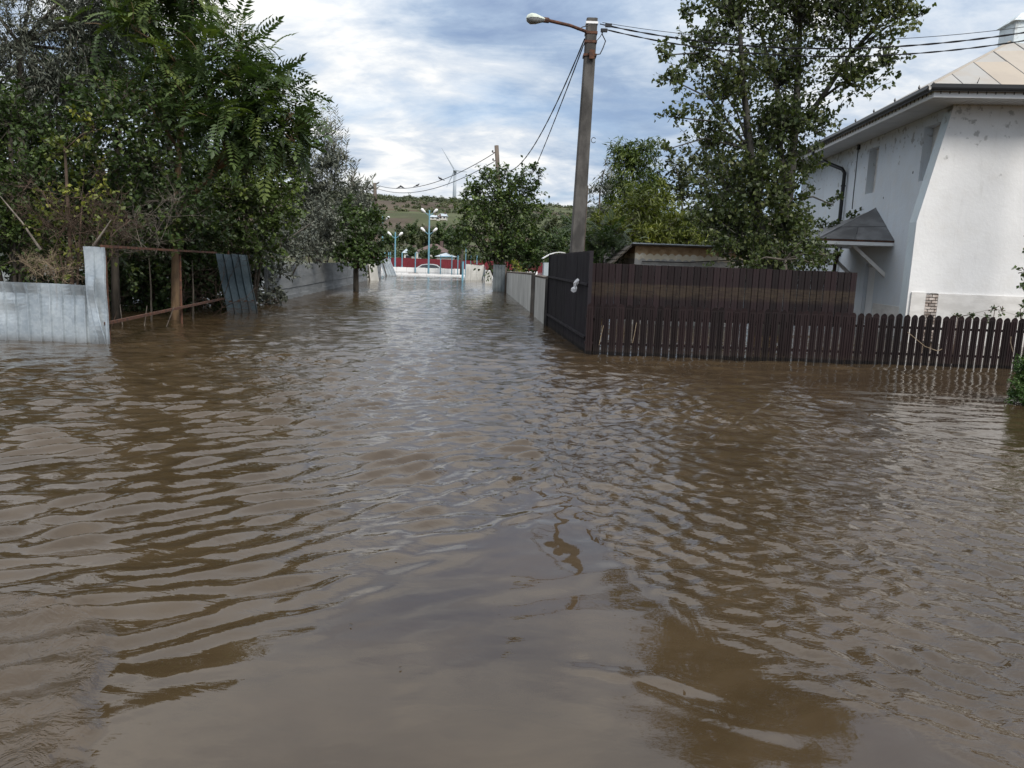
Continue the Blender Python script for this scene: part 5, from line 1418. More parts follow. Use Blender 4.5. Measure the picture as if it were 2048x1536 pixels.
def plant(name, label, cat, base, blobs, leaf, size, mat, bark='bark', trunks=None, seed=0, lai=3.2, tlen=(0.35, 0.6), per=14, droop=0.15, nup=0.7, group=None,
          tint_base=0.42, tint_var=0.26, limb_r=0.05, twig_r=0.006, twigmat=None, up=0.25, big_leaves=0, bare=0.0):
    """base: world point; blobs: [(centre, (rx, ry, rz), density)] world; trunks: list of polylines [(point, radius)...] world"""
    rng = np.random.default_rng(seed + 1000)
    base = Vector(base); root = thing(name, label, cat, base, 0, group); b0 = np.array(base[:])
    LP, LD, LS, LT = [], [], [], []; TA, TB = [], []; limbs = []
    tpl_area = {'simple': 0.30, 'round': 0.42, 'narrow': 0.11, 'poplar': 0.6, 'frond': 0.11, 'robinia': 0.10, 'clump': 0.42, 'clump2': 0.38}[leaf]
    tr = trunks or [[(base, limb_r * 1.6), (Vector(blobs[0][0]), limb_r * 0.7)]]
    tpts = [(Vector(p), r_) for t in tr for i, (p, r_) in enumerate(t)]
    for bi, (c, r, den) in enumerate(blobs):
        c = np.array(Vector(c)[:]); r = np.array(r if isinstance(r, (tuple, list)) else (r, r, r), float)
        area = PI * r[0] * r[2]; nl = int(den * lai * area / (tpl_area * size * size)); nt_ = max(5, int(nl / per))
        dr_ = rng.normal(0, 1, (nt_, 3)); dr_[:, 2] += up; dr_ = unit(dr_)
        st = c + dr_ * r * rng.uniform(0.0, 0.75, (nt_, 1)); td = unit(dr_ * 1.0 + rng.normal(0, 0.45, (nt_, 3)) + np.array([0, 0, up]))
        ln = rng.uniform(tlen[0], tlen[1], (nt_, 1)) * r.mean(); en = st + td * ln
        if leaf in ('narrow',): en[:, 2] -= ln[:, 0] * 0.5
        TA.append(st); TB.append(en)
        t = (np.linspace(0.12, 1.0, per)[None, :] + rng.normal(0, 0.05, (nt_, per)))[:, :, None]
        p = st[:, None, :] + (en - st)[:, None, :] * t
        p = p + rng.normal(0, size * 0.25, p.shape)
        d = td[:, None, :] * 0.6 + rng.normal(0, 0.75, p.shape); d[:, :, 2] -= droop
        keep = rng.random((nt_, per)) > bare
        p = p[keep]; d = d[keep]
        LP.append(p); LD.append(d); LS.append(size * rng.uniform(0.6, 1.25, len(p)))
        bt_ = rng.normal(0, 0.10); tw_t = rng.normal(0, 0.12, (nt_, 1)) * np.ones((1, per)); 
        LT.append(np.clip(tint_base + bt_ + tw_t[keep] + rng.normal(0, tint_var * 0.6, len(p)), 0, 1))
        # limb from the nearest lower trunk point to the blob
        best = min(tpts, key=lambda q: (q[0] - Vector(c)).length + (3.0 if q[0].z > c[2] + 0.2 else 0))
        a = best[0]; mid = a.lerp(Vector(c), 0.55) + Vector((0, 0, 0.12 * (Vector(c) - a).length)); rr = min(best[1] * 0.7, limb_r)
        limbs.append(([a, mid, Vector(c)], [rr, rr * 0.65, rr * 0.35]))
        nsub = min(nt_, max(6, nt_ // 5)); TA.append(np.tile(c, (nsub, 1)) + rng.normal(0, 0.05, (nsub, 3))); TB.append(st[:nsub])
    LP = np.concatenate(LP) - b0; LD = np.concatenate(LD); LS = np.concatenate(LS); LT = np.concatenate(LT)
    if big_leaves:
        dist = np.linalg.norm(LP + b0 - np.array([0, 0, H]), axis=1); order = np.argsort(dist)[:big_leaves]
        v, f = LEAF[leaf]
        shared = []
        for tv in (0.2, 0.45, 0.7):
            shared.append(np_mesh('leaf', v, f, attr=np.full(len(v), tv))); shared[-1].materials.append(MAT[mat])
        D_, N_, X_ = leaf_frames(LP[order], LD[order], LS[order], rng, nup)
        for k in range(len(order)):
            m_ = Matrix((Vector(X_[k]), Vector(D_[k]), Vector(N_[k]))).transposed().to_4x4() @ Matrix.Scale(float(LS[order[k]]), 4)
            m_.translation = Vector(LP[order[k]])
            o = bpy.data.objects.new('leaf', shared[k % 3]); C.objects.link(o); o.parent = root; o.matrix_local = m_
        keep = np.ones(len(LP), bool); keep[order] = False
        LP, LD, LS, LT = LP[keep], LD[keep], LS[keep], LT[keep]
    o = link('foliage', leaf_mesh('foliage', leaf, LP, LD, LS, LT, rng, nup), MAT[mat], root); o['kind'] = 'stuff'
    V, F = sticks(np.concatenate(TA) - b0, np.concatenate(TB) - b0, np.full(sum(map(len, TA)), twig_r * 1.4), np.full(sum(map(len, TA)), twig_r * 0.5), 0.05, rng)
    o = link('twigs', np_mesh('twigs', V, F), MAT[twigmat or bark], root); o['kind'] = 'stuff'
    mb = MB()
    for t in tr: mb.tube([Vector(p) - base for p, _ in t], [r_ for _, r_ in t], 9)
    mb.build('trunk', MAT[bark], root, True)
    mb = MB()
    for pts, rad in limbs: mb.tube([p - base for p in pts], rad, 6)
    mb.build('branches', MAT[bark], root, True)['kind'] = 'stuff'
    return root
def B(px, py, rpx, Y, den=1.0, ky=1.0, kz=1.0):
    """a foliage mass at a measured place: radius given as seen"""
    r = rpx * Y / FPX
    return (P(px, py, Y), (r, r * ky, r * kz), den)
def base_at(px, Y):
    p = P(px, 520, Y); return Vector((p.x, Y, -0.55))

# --- left thicket, front row
Yb = W(348, 640).y
bA = W(349, 640); bA.z = -0.55
plant('tree_of_heaven', 'big tree of heaven with drooping compound leaves above the broken fence', 'tree', bA,
      [B(430, 120, 75, 15.4), B(530, 230, 62, 15.0), B(490, 180, 60, 15.1), B(420, 200, 85, 15.8, 0.8), B(365, 50, 80, 16.4), B(330, 150, 80, 16.0, 0.8), B(515, 285, 75, 15.2), B(370, -40, 70, 15.8), B(330, -70, 110, 16.5),
       B(575, 240, 42, 14.8, 1.4), B(545, 190, 46, 14.9, 1.3), B(530, 290, 50, 15.0), B(470, 110, 50, 15.2), B(590, 280, 26, 14.9), B(300, -150, 90, 16.5), B(450, 300, 60, 15.4, 0.8), B(470, 245, 55, 14.9), B(270, 60, 80, 15.6, 0.8), B(320, -110, 90, 16.5), B(575, 300, 40, 15.6, 0.8), B(250, 170, 60, 16.0, 0.6)],
      'frond', 0.62, 'leaf_dark', 'bark_tan', [[(bA, 0.105), (P(351, 560, Yb), 0.085), (P(352, 430, Yb), 0.07), (P(358, 300, Yb), 0.06), (P(375, 150, Yb + 0.1), 0.045), (P(385, 0, Yb + .1), 0.03)],
                                              [(P(352, 430, Yb), 0.05), (P(430, 340, Yb - 0.1), 0.055), (P(500, 250, Yb - 0.4), 0.03)]],
      seed=1, lai=2.5, per=5, tlen=(0.3, 0.55), droop=0.05, nup=1.6, tint_base=0.52, limb_r=0.04, up=0.5)
plant('willow_tree', 'grey-green willow at the top left corner with sky showing through', 'tree', base_at(40, 17.5),
      [B(40, 90, 85, 17, 0.8), B(150, 60, 90, 17.3, 1.0), B(110, 170, 90, 17, 1.0), B(230, 40, 80, 17.8, 1.0), B(-70, 120, 100, 17), B(90, -60, 110, 17.6), B(230, -60, 100, 17.6), B(-90, -40, 110, 17.6), B(210, 140, 70, 17.6)],
      'narrow', 0.15, 'leaf_silver', 'bark', seed=2, lai=2.0, per=22, droop=0.5, tint_base=0.34, tint_var=0.34, limb_r=0.09)
plant('elm_tree', 'dark small leaved elm directly right of the grey-green willow', 'tree', base_at(230, 15.5),
      [B(230, 250, 85, 15.2), B(300, 330, 80, 15.4), B(190, 350, 80, 15.0), B(270, 420, 80, 15.4), B(330, 240, 60, 15.8), B(160, 230, 60, 15.4), B(360, 400, 60, 15.2), B(240, 500, 70, 16, 0.7), B(350, 470, 50, 15.3, 0.9), B(395, 440, 45, 15.5), B(300, 475, 50, 15.5, 0.9)],
      'round', 0.095, 'leaf_dark', 'bark', [[(base_at(225, 15.5), 0.09), (P(228, 450, 15.5), 0.07), (P(235, 300, 15.5), 0.05), (P(250, 180, 15.6), 0.02)], [(P(226, 500, 15.5), 0.06), (P(170, 380, 15.3), 0.035), (P(165, 250, 15.3), 0.015)]],
      seed=3, lai=2.3, per=16, tint_base=0.38, tint_var=0.35, bare=0.15)
plant('bright_bush', 'mid green bush at the left edge above the zinc fence', 'bush', base_at(20, 14.4),
      [B(20, 250, 80, 14.2), B(-60, 330, 110, 14.2), B(60, 370, 85, 14.0), B(30, 470, 90, 14.0), B(-90, 470, 110, 14), B(110, 300, 50, 14.4), B(-100, 210, 90, 14.4)],
      'simple', 0.10, 'leaf_mid', 'bark', seed=4, lai=2.4, per=14, tint_base=0.42, tint_var=0.34)
plant('yellowing_bush', 'loose bush with yellow-tipped leaves behind the left zinc fence', 'bush', base_at(140, 13.6),
      [B(130, 300, 55, 13.6, 0.6), B(190, 260, 45, 13.8, 0.6), B(165, 400, 70, 13.4, 0.7), B(110, 460, 60, 13.4, 0.7), B(215, 470, 50, 13.6, 0.6), B(95, 520, 50, 13.4, 0.8)],
      'round', 0.085, 'leaf_yellow', 'twig', seed=5, lai=1.0, per=12, tint_base=0.32, tint_var=0.4, tlen=(0.5, 0.9), limb_r=0.03)
plant('shade_thicket', 'dark undergrowth filling the gap behind the torn fence frame', 'bush', base_at(320, 18.6),
      [B(300, 560, 80, 18.6), B(390, 550, 75, 18.8), B(240, 600, 55, 18.0), B(330, 620, 45, 18.6, 0.8), B(430, 560, 60, 19.2), B(220, 540, 60, 18), B(400, 470, 80, 19.2), B(250, 565, 70, 22), B(360, 560, 80, 22), B(460, 560, 70, 22), B(180, 580, 70, 20), B(300, 590, 60, 21), B(410, 585, 60, 21), B(500, 570, 50, 22.5), B(310, 480, 70, 18.8), B(440, 620, 35, 19.5)],
      'round', 0.10, 'leaf_dark', 'twig', seed=6, lai=2.6, per=12, tint_base=0.22, tint_var=0.25, limb_r=0.04)
plant('dense_tree', 'tall dense tree added behind the big tree of heaven to block light', 'tree', base_at(380, 22.5),  # rear tree added to block light coming through the thicket
      [B(330, 230, 130, 22), B(420, 380, 110, 22), B(300, 400, 120, 22.5), B(260, 80, 130, 23, 0.7), B(420, 250, 70, 22, 0.6), B(450, 470, 80, 21.5)],
      'simple', 0.15, 'leaf_dark', 'bark', seed=7, lai=2.6, per=14, tint_base=0.25, limb_r=0.10)
plant('dense_tree', 'tall dense tree added behind the elm and the zinc fence to block light', 'tree', base_at(120, 21),  # second tree of the added rear layer that blocks light
      [B(100, 300, 140, 21), B(0, 430, 140, 20.5), B(180, 450, 130, 20.5), B(160, 160, 110, 21.5, 0.8), B(-60, 250, 150, 21), B(60, 540, 90, 20), B(240, 540, 90, 20)],
      'simple', 0.15, 'leaf_dark', 'bark', seed=8, lai=2.6, per=14, tint_base=0.22, limb_r=0.10)
plant('dense_tree', 'tree just beyond the left edge whose dark crown enters the corner', 'tree', base_at(-260, 15),
      [B(-220, 200, 150, 15), B(-180, 420, 150, 14.5), B(-350, 300, 170, 15), B(-240, 20, 150, 15.5), B(-130, 0, 90, 16, 0.7)],
      'simple', 0.13, 'leaf_dark', 'bark', seed=9, lai=2.2, per=14, tint_base=0.3, limb_r=0.09)
plant('dense_tree', 'dark tree wholly beyond the left edge behind the outer zinc fence', 'tree', base_at(-620, 15),
      [B(-560, 380, 150, 15, 0.8), B(-700, 300, 170, 15, 0.7), B(-600, 120, 150, 15.5, 0.6), B(-480, 500, 120, 14.5, 0.8)],
      'simple', 0.16, 'leaf_dark', 'bark', seed=15, lai=1.8, per=12, tint_base=0.3, limb_r=0.09)
plant('light_green_bush', 'fresh green bush bulging over the leaning dark zinc sheets', 'bush', base_at(500, 21),
      [B(490, 390, 80, 20.6), B(545, 420, 65, 20.4), B(440, 350, 60, 20.8), B(520, 490, 60, 20.4), B(450, 450, 70, 20.6), B(570, 370, 42, 20.6), B(500, 320, 42, 20.8, 0.7)],
      'round', 0.115, 'leaf_bright', 'bark', seed=10, lai=2.7, per=14, tint_base=0.40, tint_var=0.34)
plant('silver_olive_tree', 'silvery oleaster with upright spiky shoots against the sky', 'tree', base_at(630, 33),
      [B(640, 400, 75, 33), B(600, 340, 55, 33), B(665, 330, 48, 33), B(700, 420, 50, 33.5), B(650, 460, 55, 33), B(600, 440, 60, 33), B(655, 275, 30, 33, 0.7), B(715, 380, 30, 34, 0.7), B(560, 330, 40, 33, 0.8)],
      'narrow', 0.27, 'leaf_silver', 'bark', seed=11, lai=2.6, per=18, droop=0.0, tint_base=0.34, tint_var=0.32, up=0.6)
plant('grey_green_bush', 'grey-green bush hanging low over the slab fence and the water', 'bush', base_at(560, 25.5),
      [B(560, 490, 52, 25.5), B(610, 500, 44, 28), B(530, 530, 34, 22.8), B(660, 480, 45, 31), B(548, 585, 28, 21.6, 0.9), B(520, 600, 26, 21.5, 1.0), B(500, 585, 30, 22.5), B(560, 545, 26, 22.2, 0.8), B(640, 450, 50, 30), B(500, 520, 40, 22), B(600, 520, 26, 25, 0.8)],
      'simple', 0.135, 'leaf_silver', 'bark', seed=12, lai=2.2, per=14, tint_base=0.10, tint_var=0.28, droop=0.4)
plant('dark_mulberry', 'dark rounded bushy tree with a black trunk at the street end of the slab fence', 'tree', (W(712, 583).x, W(712, 583).y, -0.55),
      [B(735, 490, 42, 31), B(700, 470, 45, 31.5), B(745, 440, 32, 32), B(720, 515, 36, 30.5), B(750, 515, 26, 31), B(695, 430, 34, 32), B(765, 470, 14, 31, 0.8), B(680, 510, 30, 30.5, 0.8)],
      'round', 0.15, 'leaf_mid', 'bark', [[(Vector((W(712, 583).x, W(712, 583).y, -0.55)), 0.12), (P(712, 540, 31), 0.11), (P(718, 490, 31.2), 0.07)]], seed=13, lai=3.0, per=12, tint_base=0.28)
plant('olive_green_tree', 'olive green tree crown between the silvery oleaster and the far wooden pole', 'tree', base_at(690, 50),
      [B(700, 395, 34, 50, 0.9), B(735, 425, 28, 50, 0.9), B(680, 440, 40, 49), B(755, 450, 20, 54), B(650, 420, 44, 48), B(730, 470, 40, 51)],
      'simple', 0.26, 'leaf_far', 'bark', seed=14, lai=2.6, per=12, tint_base=0.25)
# spiky shoots of the oleaster
rs = random.Random(4)
sp_root = next(o for o in C.objects if o.name.startswith('silver_olive_tree'))
LPn, LDn, Am, Bm = [], [], [], []
for (x0_, y0_, x1_, y1_) in ((655, 300, 640, 205), (668, 310, 658, 200), (676, 320, 671, 215), (684, 330, 681, 235), (648, 290, 630, 232), (690, 350, 694, 262), (700, 375, 716, 322), (716, 395, 748, 352), (708, 372, 704, 328), (625, 320, 606, 262)):
    a_, b_ = P(x0_, y0_, 33), P(x1_, y1_, 33); Am.append(a_[:]); Bm.append(b_[:])
    for i in range(34):
        t = 0.05 + 0.95 * i / 33; p = a_.lerp(b_, t); s = 1 if i % 2 else -1
        LPn.append((p.x, p.y, p.z)); LDn.append((s * rs.uniform(0.5, 1), rs.uniform(-0.6, 0.6), rs.uniform(0.5, 1.2)))
rng = np.random.default_rng(77); b0 = np.array(sp_root.location[:])
o = link('shoot_leaves', leaf_mesh('shoot_leaves', 'narrow', np.array(LPn) - b0, np.array(LDn), rng.uniform(0.17, 0.28, len(LPn)), rng.uniform(0.2, 0.6, len(LPn)), rng, 0.2), MAT['leaf_silver'], sp_root); o['kind'] = 'stuff'
V, F = sticks(np.array(Am) - b0, np.array(Bm) - b0, np.full(len(Am), 0.018), np.full(len(Am), 0.005), 0.02, rng)
link('shoots', np_mesh('shoots', V, F), MAT['twig_grey'], sp_root)['kind'] = 'stuff'

# bare brushwood
def brushwood(name, label, px0, px1, py0, py1, Y0, Y1, n, seed, mat, seg=3, length=(0.5, 1.3), rr=0.008, spread=0.9, base_z=None):
    r = np.random.default_rng(seed); base = P((px0 + px1) / 2, py1, (Y0 + Y1) / 2); base.z = -0.55
    root = thing(name, label, 'brushwood', base); A_, B_, R_ = [], [], []
    def growb(p, d, L_, rad, lev):
        q = p
        for s in range(seg):
            d = (d + Vector(r.normal(0, 0.22, 3))).normalized(); q2 = q + d * (L_ / seg); A_.append(q[:]); B_.append(q2[:]); R_.append(rad); q = q2
            if lev < 3:
                for _ in range(2 if lev < 2 else 1):
                    growb(q, (d + Vector(r.normal(0, 0.75, 3))).normalized(), L_ * r.uniform(0.35, 0.65), rad * 0.6, lev + 1)
    for i in range(n):
        px = r.uniform(px0, px1); py = r.uniform(py0, py1); Y_ = r.uniform(Y0, Y1)
        p = P(px, py, Y_); 
        if base_z is not None: p.z = base_z
        growb(p, Vector((r.normal(0, spread), r.normal(0, spread * 0.5), abs(r.normal(0.8, 0.4)))).normalized(), r.uniform(*length), rr, 0)
    A_ = np.array(A_) - np.array(base[:]); B_ = np.array(B_) - np.array(base[:]); R_ = np.array(R_)
    V, F = sticks(A_, B_, R_, R_ * 0.7, 0.0, r)
    link('twigs', np_mesh('twigs', V, F), MAT[mat], root)['kind'] = 'stuff'
    mb = MB(); 
    for k in range(3):
        x = (k - 1) * 0.35; mb.tube([(x, 0, 0), (x * 1.2, 0.05, 0.5), (x * 1.5 + 0.1, 0.0, 0.95)], [0.014, 0.010, 0.006], 6)
    mb.build('stems', MAT[mat], root); return root
brushwood('bare_brushwood', 'tangle of bare brown twigs above the right half of the zinc fence', 90, 230, 440, 560, 12.8, 13.6, 16, 3, 'twig', length=(0.5, 1.0), rr=0.009)
brushwood('bare_brushwood', 'grey leafless branches in the dark hollow above the broken fence', 230, 330, 420, 530, 14.2, 15.0, 6, 5, 'twig_grey', length=(0.6, 1.2), rr=0.007)
brushwood('bare_brushwood', 'thin bare stems standing in the water behind the lower rusty rail', 240, 440, 560, 640, 16.5, 18.2, 5, 6, 'twig', length=(0.8, 1.5), rr=0.010, spread=0.35, base_z=-0.3)
brushwood('dry_twig_bundle', 'clump of rusty brown dry twigs lying over the zinc fence top', 70, 125, 545, 560, 12.2, 12.5, 9, 8, 'straw', length=(0.25, 0.45), rr=0.004)
# leaning dead sticks
for (a_, b_, Y_, lab) in (((0, 392), (82, 500), 12.9, 'long pale dead branch slanting down at the left edge'), ((222, 440), (186, 492), 12.9, 'short pale dead stick leaning above the tall zinc sheet'),
                      ((297, 500), (303, 655), 15.6, 'slim dark sapling stem standing left of the tan trunk in the fence gap'), ((384, 520), (386, 650), 16.4, 'slim brown stem standing right of the tan trunk in the fence gap')):
    p_, q_ = P(a_[0], a_[1], Y_), P(b_[0], b_[1], Y_)
    o = MB().tube([(0, 0, 0), tuple((p_ - q_) * 0.5 + Vector((0.02, 0, 0.02))), tuple(p_ - q_)], [0.022, 0.016, 0.008], 6).build('dead_branch', MAT['twig_grey' if Y_ < 14 else 'bark'])
    o.location = q_; tag(o, lab, 'branch')

# --- right side
bI = base_at(1535, 17.6)
pp = lambda x, y, Y_=17.6: P(x, y, Y_)
trP = [[(bI, 0.20), (pp(1530, 520), 0.17), (pp(1512, 420), 0.13), (pp(1500, 300, 17.4), 0.09), (pp(1485, 150, 17.2), 0.06), (pp(1478, 20, 17), 0.035)],
       [(bI + Vector((0.3, 0.1, 0)), 0.17), (pp(1562, 500), 0.15), (pp(1580, 360), 0.12), (pp(1592, 230), 0.085), (pp(1600, 60), 0.05), (pp(1606, -60), 0.03)],
       [(pp(1575, 400), 0.10), (pp(1560, 300), 0.075), (pp(1555, 180), 0.05), (pp(1520, 60), 0.03)],
       [(pp(1588, 270), 0.08), (pp(1640, 200), 0.06), (pp(1700, 110), 0.045), (pp(1770, 30), 0.025)]]
plant('poplar_tree', 'tall many stemmed poplar with fluttering leaves behind the tall brown fence', 'tree', bI,
      [B(1400, 120, 62, 17.0, 0.8), B(1345, 160, 34, 16.6, 1.0), B(1330, 110, 26, 16.6, 0.9), B(1350, 235, 34, 16.8, 0.6), B(1470, 50, 85, 17.2), B(1590, 40, 100, 17.4), B(1700, 60, 90, 17.2), B(1790, 40, 55, 17.0, 0.9), B(1835, 35, 22, 17.0, 0.9),
       B(1700, 165, 62, 17.2, 0.9), B(1770, 130, 38, 17.0, 0.8), B(1560, 170, 95, 17.6), B(1450, 190, 75, 17.2), B(1420, 290, 62, 17.2, 0.85), B(1530, 300, 85, 17.6), B(1630, 260, 48, 17.6, 0.7), B(1610, 340, 40, 17.8, 0.9), B(1450, 370, 62, 17.4),
       B(1545, 410, 75, 17.6), B(1480, 470, 62, 17.2), B(1585, 470, 48, 17.8, 0.8), B(1560, 520, 62, 17.4, 0.8), B(1665, 410, 22, 17.8, 0.5), B(1440, 510, 34, 17, 0.7), B(1380, 30, 30, 17, 0.5), B(1330, 300, 16, 16.8, 0.6),
       B(1600, -80, 120, 17.4), B(1460, -70, 90, 17.4), B(1740, -60, 100, 17.4), B(1560, -210, 120, 17.6), B(1690, -190, 90, 17.6), B(1400, 440, 42, 17.4, 0.8), B(1500, 520, 60, 17.2, 1.2), B(1570, 460, 60, 17.2, 1.1), B(1620, 515, 50, 17.4), B(1520, 360, 60, 17.0), B(1450, 450, 55, 17.2, 1.0), B(1580, 250, 60, 17.2)],
      'poplar', 0.094, 'leaf_poplar', 'bark_pale', trP, seed=20, lai=3.0, per=11, tlen=(0.4, 0.75), droop=0.55, nup=0.1, tint_base=0.36, tint_var=0.4, limb_r=0.030, twig_r=0.006, up=0.55, big_leaves=280)
plant('tall_willow', 'tall soft green willow rising behind the concrete pole', 'tree', base_at(1265, 33),
      [B(1265, 330, 46, 33), B(1290, 300, 32, 33), B(1240, 310, 28, 33), B(1225, 370, 36, 33), B(1300, 370, 40, 33), B(1265, 400, 55, 33), B(1205, 420, 30, 33, 0.8), B(1250, 290, 18, 33, 0.8)],
      'narrow', 0.26, 'leaf_bright', 'bark', seed=21, lai=3.0, per=16, droop=0.8, tint_base=0.45, tint_var=0.35)
plant('pale_willow', 'paler thin willow between the concrete pole and the tall soft green willow', 'tree', base_at(1195, 31),
      [B(1200, 380, 26, 31, 0.6), B(1190, 430, 34, 31, 0.8), B(1210, 340, 18, 31, 0.5), B(1185, 480, 34, 31, 0.9), B(1220, 460, 36, 31)],
      'narrow', 0.22, 'leaf_silver', 'bark', seed=22, lai=2.2, per=16, droop=0.7, tint_base=0.25)
plant('yellow_green_tree', 'rounded yellow-green tree above the loam shed', 'tree', base_at(1310, 26),
      [B(1280, 425, 62, 26), B(1340, 450, 56, 25.6), B(1235, 455, 52, 26), B(1320, 400, 40, 26.2), B(1375, 480, 42, 25.4), B(1300, 490, 60, 25), B(1215, 480, 42, 25.6), B(1200, 440, 26, 26, 0.8)],
      'narrow', 0.24, 'leaf_yellow', 'bark', seed=23, lai=3.0, per=18, droop=0.4, tint_base=0.30, tint_var=0.34)
plant('young_tree_of_heaven', 'young tree of heaven with layered dark fronds right of the concrete pole', 'tree', base_at(1210, 20.5),
      [B(1205, 490, 36, 20.5, 1.2), B(1235, 465, 26, 20.6), B(1180, 510, 30, 20.4), B(1240, 505, 26, 20.6), B(1165, 480, 26, 20.8)],
      'frond', 0.42, 'leaf_mid', 'bark', seed=24, lai=2.6, per=5, tint_base=0.35, nup=1.6, droop=0.05, tlen=(0.3, 0.5))
plant('backing_tree', 'dark tree filling the gap between the yellow-green tree and the poplar', 'tree', base_at(1400, 33),
      [B(1360, 380, 50, 33, 0.8), B(1400, 340, 55, 34), B(1440, 420, 60, 33), B(1390, 470, 60, 32), B(1350, 330, 30, 33, 0.8), B(1470, 360, 50, 34), B(1450, 500, 60, 32)],
      'simple', 0.21, 'leaf_far', 'bark', seed=25, lai=2.5, per=14, tint_base=0.30)
plant('backing_tree', 'dark tree behind the lower trunk of the poplar', 'tree', base_at(1540, 30),
      [B(1520, 480, 60, 29, 0.8), B(1580, 500, 50, 29, 0.7), B(1500, 410, 50, 30, 0.5), B(1460, 460, 50, 30, 0.8)],
      'simple', 0.19, 'leaf_dark', 'bark', seed=26, lai=2.0, per=14, tint_base=0.30)
plant('dark_shrub', 'dark leafy shrub right behind the tall brown fence under the poplar', 'bush', base_at(1600, 15.4),
      [B(1570, 520, 42, 15.6), B(1620, 525, 38, 15.6, 0.8), B(1500, 525, 30, 15.6, 0.7), B(1650, 510, 26, 15.8, 0.6), B(1610, 480, 30, 15.8, 0.5)],
      'poplar', 0.085, 'leaf_poplar', 'bark', seed=27, lai=1.5, per=10, tint_base=0.2, droop=0.3)
plant('canopy_creeper', 'leafy creeper lying over the ridge of the dark tin door canopy', 'creeper', Vector((P(1650, 450, 22.4).x, 22.4, -0.55)),
      [B(1700, 436, 20, 21.4, 1.2, 0.5, 0.7), B(1736, 418, 16, 21.8, 1.2, 0.5, 0.7), B(1664, 452, 24, 21.2, 1.2, 0.5, 0.7), B(1640, 455, 18, 22, 0.8), B(1640, 520, 26, 22, 0.8), B(1675, 515, 18, 22, 0.6)],
      'poplar', 0.085, 'leaf_poplar', 'twig', seed=28, lai=1.5, per=9, tint_base=0.18, limb_r=0.02)
plant('middle_tree', 'broad leafy tree right of the street hiding the foot of the wooden pole', 'tree', base_at(1010, 37),
      [B(1000, 400, 52, 37.5), B(1045, 380, 40, 37), B(950, 400, 32, 37.5), B(975, 360, 28, 38), B(1065, 345, 18, 37, 0.9), B(930, 385, 20, 37.5, 0.8), B(1035, 440, 60, 37), B(970, 450, 55, 37), B(1050, 490, 46, 36.5), B(990, 500, 52, 36.5), B(1075, 365, 16, 37, 0.8),
       B(940, 470, 36, 37), B(1010, 350, 26, 38, 0.8), B(1085, 420, 18, 37, 0.7), B(930, 425, 24, 37)],
      'simple', 0.19, 'leaf_mid', 'bark', seed=29, lai=2.3, per=14, tint_base=0.46, tint_var=0.45, nup=1.0, tlen=(0.4, 0.8), droop=0.3)
plant('shadow_bush', 'dark bush along the right side of the street below the middle tree', 'bush', base_at(1060, 37),
      [B(1045, 515, 40, 36), B(1075, 495, 34, 36), B(1010, 505, 34, 38), B(1080, 525, 24, 35), B(1020, 480, 36, 38)],
      'simple', 0.19, 'leaf_dark', 'bark', seed=30, lai=3.0, per=12, tint_base=0.3)
plant('lime_sapling', 'small lime green sapling poking above the white slab fence', 'bush', base_at(1030, 31),
      [B(1030, 535, 12, 31, 1.0), B(1040, 540, 8, 31)], 'simple', 0.16, 'leaf_yellow', 'bark', seed=31, lai=1.6, per=6, tint_base=0.75, limb_r=0.02)
plant('thuja_shrub', 'dense green thuja standing in the water at the right edge', 'bush', (W(2065, 800).x, W(2065, 800).y, -0.55),
      [B(2065, 770, 52, 9.2), B(2058, 735, 34, 9.2), B(2070, 705, 18, 9.25), B(2050, 800, 34, 9.1)],
      'clump2', 0.055, 'leaf_thuja', 'bark', seed=32, lai=3.6, per=8, tint_base=0.45, tint_var=0.35, limb_r=0.02, tlen=(0.2, 0.35), up=0.8)
plant('edge_sapling', 'leafy twig of a sapling reaching in at the right edge above the pickets', 'bush', base_at(2110, 10.5),
      [B(2050, 545, 16, 10.5, 0.9), B(2065, 575, 22, 10.5), B(2075, 500, 26, 10.5), B(2062, 475, 12, 10.5), B(2120, 540, 50, 10.5), B(2058, 610, 12, 10.5, 0.6)],
      'round', 0.06, 'leaf_mid', 'bark', seed=33, lai=1.6, per=9, tint_base=0.6, limb_r=0.02)
plant('fence_weed', 'small weed sprouting above the pickets in front of the house plinth', 'weed', base_at(1998, 13.6),
      [B(1990, 618, 6, 13.5, 1.0), B(2004, 624, 8, 13.5, 1.0)], 'round', 0.05, 'leaf_dark', 'twig', seed=34, lai=1.6, per=5, tint_base=0.5, limb_r=0.008)
plant('fence_weed', 'row of low weed tips level with the picket tops below the house plinth', 'weed', base_at(1930, 13.4),
      [B(1915, 634, 7, 13.4), B(1945, 634, 9, 13.4), B(1975, 637, 8, 13.4), B(2040, 632, 10, 13.4)], 'round', 0.045, 'leaf_dark', 'twig', seed=35, lai=2.2, per=5, tint_base=0.35, limb_r=0.008)

# dry bindweed stems hanging on the pickets
for (pts, lab) in (([(1207, 651), (1203, 668), (1198, 690)], 'pale dry stem hanging on the pickets nearest the corner'), ([(1273, 645), (1269, 668), (1265, 686)], 'pale dry stem hanging on the pickets in the left third'),
                   ([(2022, 673), (2021, 685), (2026, 704)], 'forked pale stem hanging on the pickets at the right end'), ([(1815, 664), (1850, 693), (1875, 702), (1884, 698)], 'thin tendril curved over the pickets below the house corner')):
    q = [P(x, y, FY - 0.03) for x, y in pts]
    o = MB().tube([p - q[0] for p in q], 0.005, 5).build('dead_vine', MAT['straw']); o.location = q[0]; tag(o, lab, 'vine')

